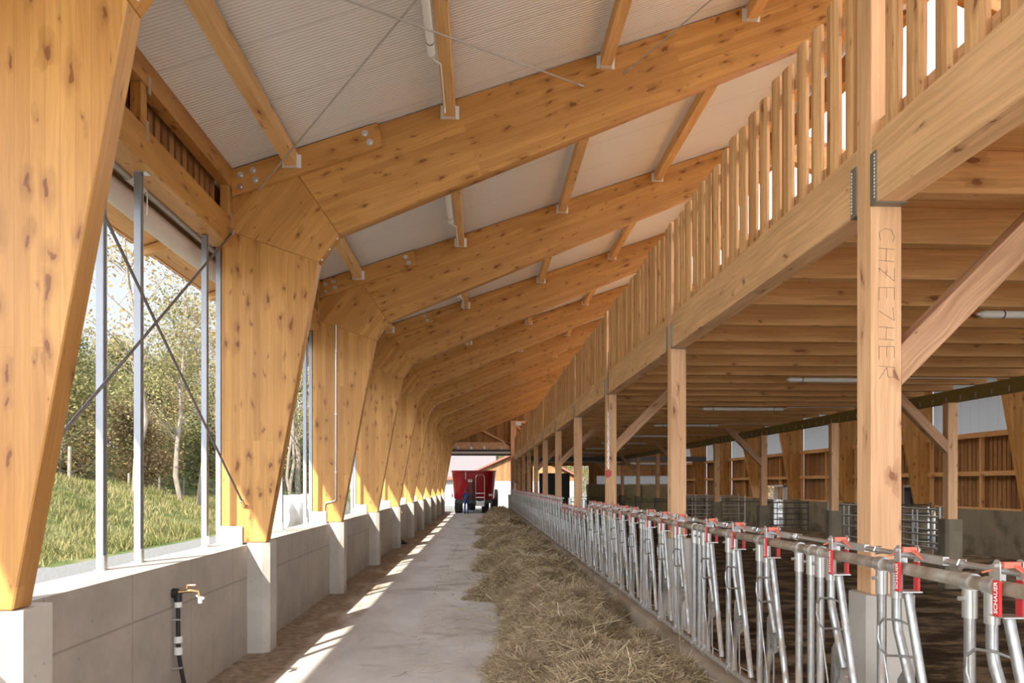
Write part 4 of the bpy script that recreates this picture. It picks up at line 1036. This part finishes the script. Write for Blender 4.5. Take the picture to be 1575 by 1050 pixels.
def person():
    r = empty('person', (-.98, 52.6, 0), 'person in blue overalls leaning at the back of the red mixer wagon', 'person', None, .2)
    J = {'pel': ((0, 0, .93), .13), 'bel': ((0, .05, 1.10), .125), 'che': ((0, .14, 1.32), .145), 'nek': ((0, .22, 1.47), .055), 'hed': ((0, .27, 1.57), .05),
         'shl': ((-.17, .17, 1.38), .065), 'ell': ((-.24, .30, 1.14), .045), 'wrl': ((-.18, .48, 1.10), .03), 'shr': ((.17, .17, 1.38), .065), 'elr': ((.25, .32, 1.18), .045), 'wrr': ((.18, .50, 1.20), .03),
         'hil': ((-.095, 0, .86), .10), 'knl': ((-.11, .04, .48), .065), 'anl': ((-.11, 0, .09), .045), 'hir': ((.095, 0, .86), .10), 'knr': ((.12, .10, .48), .065), 'anr': ((.13, .12, .09), .045)}
    E = [('pel', 'bel'), ('bel', 'che'), ('che', 'nek'), ('nek', 'hed'), ('che', 'shl'), ('shl', 'ell'), ('ell', 'wrl'), ('che', 'shr'), ('shr', 'elr'), ('elr', 'wrr'), ('pel', 'hil'), ('hil', 'knl'), ('knl', 'anl'), ('pel', 'hir'), ('hir', 'knr'), ('knr', 'anr')]
    ks = list(J); me = bpy.data.meshes.new('body'); me.from_pydata([J[k][0] for k in ks], [(ks.index(a), ks.index(b)) for a, b in E], [])
    o = bpy.data.objects.new('body', me); COL.objects.link(o); o.parent = r; me.materials.append(M['blue'])
    sk = o.modifiers.new('skin', 'SKIN'); o.modifiers.new('sub', 'SUBSURF').levels = 2; o.modifiers['sub'].render_levels = 2
    for i, k in enumerate(ks): me.skin_vertices[0].data[i].radius = (J[k][1], J[k][1])
    me.skin_vertices[0].data[0].use_root = True; sk.use_smooth_shade = True
    def blob(c, rx, ry, rz, name, m_, par):
        vs = []; fs = []; n1, n2 = 14, 10
        for a in range(n2+1):
            for b in range(n1):
                t1, t2 = PI*a/n2, 2*PI*b/n1; vs.append((c[0]+rx*math.sin(t1)*math.cos(t2), c[1]+ry*math.sin(t1)*math.sin(t2), c[2]+rz*math.cos(t1)*(1 if t1 < PI/2 else 1.12)))
        for a in range(n2):
            for b in range(n1): fs.append((a*n1+b, (a+1)*n1+b, (a+1)*n1+(b+1) % n1, a*n1+(b+1) % n1))
        return MB().add(vs, fs).build(name, m_, par, smooth=True)
    hd_ = blob((0, .28, 1.645), .075, .095, .11, 'head', M['skin'], r)
    blob((0, .265, 1.675), .085, .10, .095, 'hair', M['cap'], hd_)
    MB().add([(-.014, .375, 1.63), (.014, .375, 1.63), (0, .40, 1.625), (0, .37, 1.67)], [(0, 2, 3), (2, 1, 3), (0, 1, 2)]).build('nose', M['skin'], hd_)
    for sx in (-1, 1):
        blob((sx*.077, .28, 1.64), .012, .02, .03, 'ear', M['skin'], hd_)
        w = Vector((sx*.18, .49, 1.10 if sx < 0 else 1.20)); h_ = MB(); h_.tube([w, w+Vector((0, .09, 0))], [.03, .036], 8)
        for f in range(4):
            b = w+Vector(((f-1.5)*.019, .08, 0)); h_.tube([b, b+Vector((0, .045, -.005)), b+Vector((0, .07, -.03))], .0085, 6)
        h_.tube([w+Vector((-sx*.03, .03, 0)), w+Vector((-sx*.055, .07, .01))], .010, 6); h_.build('hand', M['skin'], r, smooth=True)
        a = J['anl' if sx < 0 else 'anr'][0]
        MB().tube([(a[0], a[1]-.07, .05), (a[0], a[1]-.03, .06), (a[0], a[1]+.12, .05), (a[0], a[1]+.19, .04)], [.035, .05, .045, .03], 10).build('boot', M['black'], r, smooth=True)
person()

# ------------------------------------------------------------ buildings beyond
fb = empty('farm_building', (0, 70, 0), 'gabled farm building beyond the far door, white below and timber above with red roof edge', 'building')
MB().box(-.6, 9.0, 0, 9, -.1, 2.4).build('rendered_wall', M['render'], fb)
MB().prism([(-.6, 2.4), (9.0, 2.4), (9.0, 2.75), (4.2, 5.35), (-.6, 3.2)], -.02, 9).build('timber_gable', M['cladfar'], fb, (0, 0, 1))
MB().prism([(-1.2, 2.95), (4.2, 5.38), (9.6, 2.5), (9.6, 2.66), (4.2, 5.54), (-1.2, 3.11)], -.5, 9.3).build('roof', M['redtrim'], fb)
w = MB().box(2.2, 2.9, -.04, 0, .6, 1.6).build('window', M['greytube'], fb)
fb2 = empty('farm_building', (-9, 74, 0), 'low white farm building with broad pale roof seen left of the red wagon', 'building')
MB().box(0, 9.0, 0, 7, -.1, 2.7).build('rendered_wall', M['render'], fb2)
MB().add([(-.5, -.6, 2.6), (10.6, -.6, 2.75), (10.6, 6, 5.6), (-.5, 6, 4.3), (-.5, -.6, 2.75), (10.6, -.6, 2.9), (10.6, 6, 5.75), (-.5, 6, 4.45)], [(3, 2, 1, 0), (4, 5, 6, 7), (0, 1, 5, 4), (1, 2, 6, 5), (2, 3, 7, 6), (3, 0, 4, 7)]).build('roof', M['rooftile'], fb2)
MB().box(-.5, 10.6, -.66, -.6, 2.55, 2.85).build('fascia', M['redtrim'], fb2)
for x in (5.2, 6.2, 7.2, 8.2): MB().box(x, x+.5, -.04, 0, .2, 2.3).build('door_panel', M['greytube'], fb2)

# wrapped bales outside
def wrapped_bale():
    m = MB(); prof = [(0, .0), (.02, .45), (.10, .58), (.30, .63), (.60, .64), (.90, .63), (1.10, .58), (1.18, .45), (1.2, .0)]
    m.tube([(0, a, 0) for a, b in prof], [max(b, .01) for a, b in prof], 28)
    return m.build('wrapped_bale', M['wrap'], smooth=True)
wb = wrapped_bale()
for i in range(8):
    o = wb if i == 0 else wb.copy()
    if i: COL.objects.link(o)
    o.location = (-6.2, 22.2+1.27*i, 1.10); o.rotation_euler = (0, random.uniform(-.4, .4), random.uniform(-.04, .04))
    tag(o, f'{nth(i+1)} white plastic-wrapped bale outside the alley wall', 'wrapped bale', 'white wrapped bales outside')

# ------------------------------------------------------------ outdoors: grass, fence, trees
def blades(n, xr, yr, hmin, hmax, wid):
    V = np.zeros((n, 3, 3))
    for i in range(n):
        x = random.uniform(*xr); y = yr[0]+(yr[1]-yr[0])*random.random()**1.3; z = terrain(x, y)-.02
        cl = .5+.8*max(0, noise.noise(Vector((x*.5, y*.5, 8))))
        h = random.uniform(hmin, hmax)*cl; a = random.uniform(0, PI); l = Vector((random.gauss(0, .35), random.gauss(0, .35), 1))*h
        w = Vector((math.cos(a), math.sin(a), 0))*wid*random.uniform(.6, 1.4)
        p = Vector((x, y, z)); V[i, 0] = p-w; V[i, 1] = p+w; V[i, 2] = p+l
    me = bpy.data.meshes.new('blades'); me.vertices.add(n*3); me.vertices.foreach_set('co', V.reshape(-1))
    me.loops.add(n*3); me.loops.foreach_set('vertex_index', np.arange(n*3, dtype=np.int32))
    me.polygons.add(n); me.polygons.foreach_set('loop_start', np.arange(n, dtype=np.int32)*3); me.update(calc_edges=True)
    me.materials.append(M['blade']); return me
o = bpy.data.objects.new('meadow_grass', blades(90000, (-17, -8.3), (10, 45), .12, .45, .016)); COL.objects.link(o)
tag(o, 'tall green and straw-yellow grass covering the bank outside', 'grass', kind='stuff')

posts = [(-13.2, 24.6), (-14.2, 28.8), (-15.2, 33.0), (-15.6, 37), (-16, 41), (-12.4, 20.4)]
for i, (x, y) in enumerate(sorted(posts, key=lambda p: p[1])):
    z = terrain(x, y); o = MB().tube([(x, y, z-.1), (x+.02, y, z+1.15)], .06, 8).build('fence_post', M['oldpost'], smooth=True)
    tag(o, f'{nth(i+1)} grey wooden fence post on top of the grassy bank', 'fence post', 'fence posts on the bank')
wr_ = MB(); sp_ = sorted(posts, key=lambda p: p[1])
for h in (.35, .7, 1.05): wr_.tube([(x, y, terrain(x, y)+h) for x, y in sp_], .006, 4)
tag(wr_.build('fence_wire', M['rod']), 'thin wire strung along the fence posts on the bank', 'wire')

def trunk_mesh(h, r, seed, nb=16):
    rr = random.Random(seed); m = MB()
    pts = []; x = y = 0
    for i in range(9):
        pts.append((x, y, h*i/8)); x += rr.gauss(0, .022)*h*.6; y += rr.gauss(0, .022)*h*.6
    m.tube(pts, [r*(1-.85*i/8)+.01 for i in range(9)], 9); tips = []
    for b in range(nb):
        t_ = rr.uniform(.28, .97); i = min(7, int(t_*8)); p = Vector(pts[i]).lerp(Vector(pts[i+1]), t_*8-i); a = rr.uniform(0, 2*PI)
        l = h*.34*(1.15-t_)*rr.uniform(.7, 1.2); d = Vector((math.cos(a), math.sin(a), rr.uniform(.25, .9))).normalized()
        q = p+d*l*.5+Vector((0, 0, l*.05)); e = q+(d+Vector((0, 0, .25))).normalized()*l*.5
        m.tube([p, q, e], [r*.28*(1.1-t_)+.012, r*.15*(1.1-t_)+.01, .008], 5); tips += [q, e]
        for s_ in range(3):
            k = rr.uniform(.3, .95); bp = p.lerp(e, k); dd = (d+Vector((rr.gauss(0, .7), rr.gauss(0, .7), rr.gauss(.1, .4)))).normalized(); ee = bp+dd*l*.4
            m.tube([bp, ee], [.012, .005], 4); tips.append(ee)
    return m, tips
def leaf_mesh(tips, n, size, seed, spread):
    r_ = np.random.default_rng(seed); T = np.array([tuple(t_) for t_ in tips]); c = T[r_.integers(0, len(T), n)]+r_.normal(0, spread, (n, 3))*np.array([1, 1, .7])
    a = r_.normal(size=(n, 3)); a /= np.linalg.norm(a, axis=1)[:, None]; b = np.cross(a, r_.normal(size=(n, 3))); b /= np.linalg.norm(b, axis=1)[:, None]
    s_ = size*r_.uniform(.6, 1.4, (n, 1)); V = np.stack([c-a*s_, c-b*s_*.6, c+a*s_, c+b*s_*.6], 1)
    me = bpy.data.meshes.new('foliage'); me.vertices.add(n*4); me.vertices.foreach_set('co', V.reshape(-1))
    me.loops.add(n*4); me.loops.foreach_set('vertex_index', np.arange(n*4, dtype=np.int32)); me.polygons.add(n)
    me.polygons.foreach_set('loop_start', np.arange(n, dtype=np.int32)*4); me.update(calc_edges=True); return me
KINDS = []
for i, (h, r, nl, size, sprd, lm, kind) in enumerate([
        (12, .12, 2600, .075, .5, 'leaf_g', 'slender yellow-green tree with pale trunk'), (11, .11, 1500, .07, .5, 'leaf_y', 'thin golden autumn tree with sparse crown'),
        (13, .24, 8500, .10, .6, 'leaf_g', 'full yellow-green tree'), (10, .2, 7500, .10, .6, 'leaf_o', 'rusty-leaved autumn tree'), (11, .22, 8000, .10, .6, 'leaf_d', 'dark green bushy tree')]):
    tm, tips = trunk_mesh(h, r, 40+i, 20)
    tme = tm.build('trunk', M['bark'], smooth=True); td = tme.data; bpy.data.objects.remove(tme)
    lmesh = leaf_mesh(tips, nl, size, 70+i, sprd); lmesh.materials.append(M[lm])
    # low bush version of crown for undergrowth
    KINDS.append((td, lmesh, kind))
cnt = {}
def tree(kind, x, y, s, rz, z=None, where='on the hillside'):
    td, lme, nm = KINDS[kind]; z = terrain(x, y)-.1 if z is None else z
    cnt[nm] = cnt.get(nm, 0)+1
    r = empty('tree', (x, y, z), '', 'tree', 'trees beyond the barn', rz); r.scale = (s, s, s)
    a = bpy.data.objects.new('trunk', td); COL.objects.link(a); a.parent = r
    b = bpy.data.objects.new('crown', lme); COL.objects.link(b); b.parent = r
    TREES.append((r, nm, where)); return r
TREES = []
# slender trees on the bank
for (k_, x, y, s) in [(1, -11.9, 26.3, .95), (0, -11.9, 30.3, .8), (1, -11.6, 31.3, .8), (0, -13.0, 33, .75), (1, -12.6, 37, .9), (0, -12.0, 41, .95), (1, -11.5, 45.5, .9), (0, -12.5, 50, .95), (2, -13.5, 56, .9)]:
    tree(k_, x, y, s, random.uniform(0, 6), where='on the grassy bank')
rr = random.Random(5)
pts_ = []
for i in range(100):
    for _t in range(40):
        y = rr.uniform(20, 95); x = -rr.uniform(17, 44)
        if all((x-a)**2+(y-b)**2 > 9 for a, b in pts_): break
    pts_.append((x, y))
    if y < 34 and x > -18: x -= 4
    k_ = rr.choice([2, 2, 3, 4, 4, 0, 1]); tree(k_, x, y, rr.uniform(.8, 1.08)*(1 if x < -24 or y > 45 else .78), rr.uniform(0, 6), z=terrain(x, y)-rr.uniform(2.0, 3.2))
for i in range(16):
    x = rr.uniform(-14, 22); y = rr.uniform(92, 110); tree(rr.choice([2, 4, 2]), x, y, rr.uniform(.55, .8), rr.uniform(0, 6), z=-2, where='behind the far buildings')
for i in range(7):
    tree(rr.choice([2, 1, 2]), 5.5+i*1.7, 68+rr.uniform(12, 16), rr.uniform(.6, .75), rr.uniform(0, 6), z=-2.4, where='outside the far stall opening')
for i in range(6):
    tree(rr.choice([2, 3]), 24+rr.uniform(0, 8), 44+i*5, rr.uniform(.6, .8), rr.uniform(0, 6), z=-2.5, where='outside the far stall wall')
by = {}
for t_ in TREES: by.setdefault((t_[1], t_[2]), []).append(t_)
for (nm, wh), l in by.items():
    l.sort(key=lambda t_: t_[0].location.y)
    for i, t_ in enumerate(l): t_[0]['label'] = f'{nth(i+1)} {nm} {wh}' if len(l) > 1 else f'{nm} {wh}'
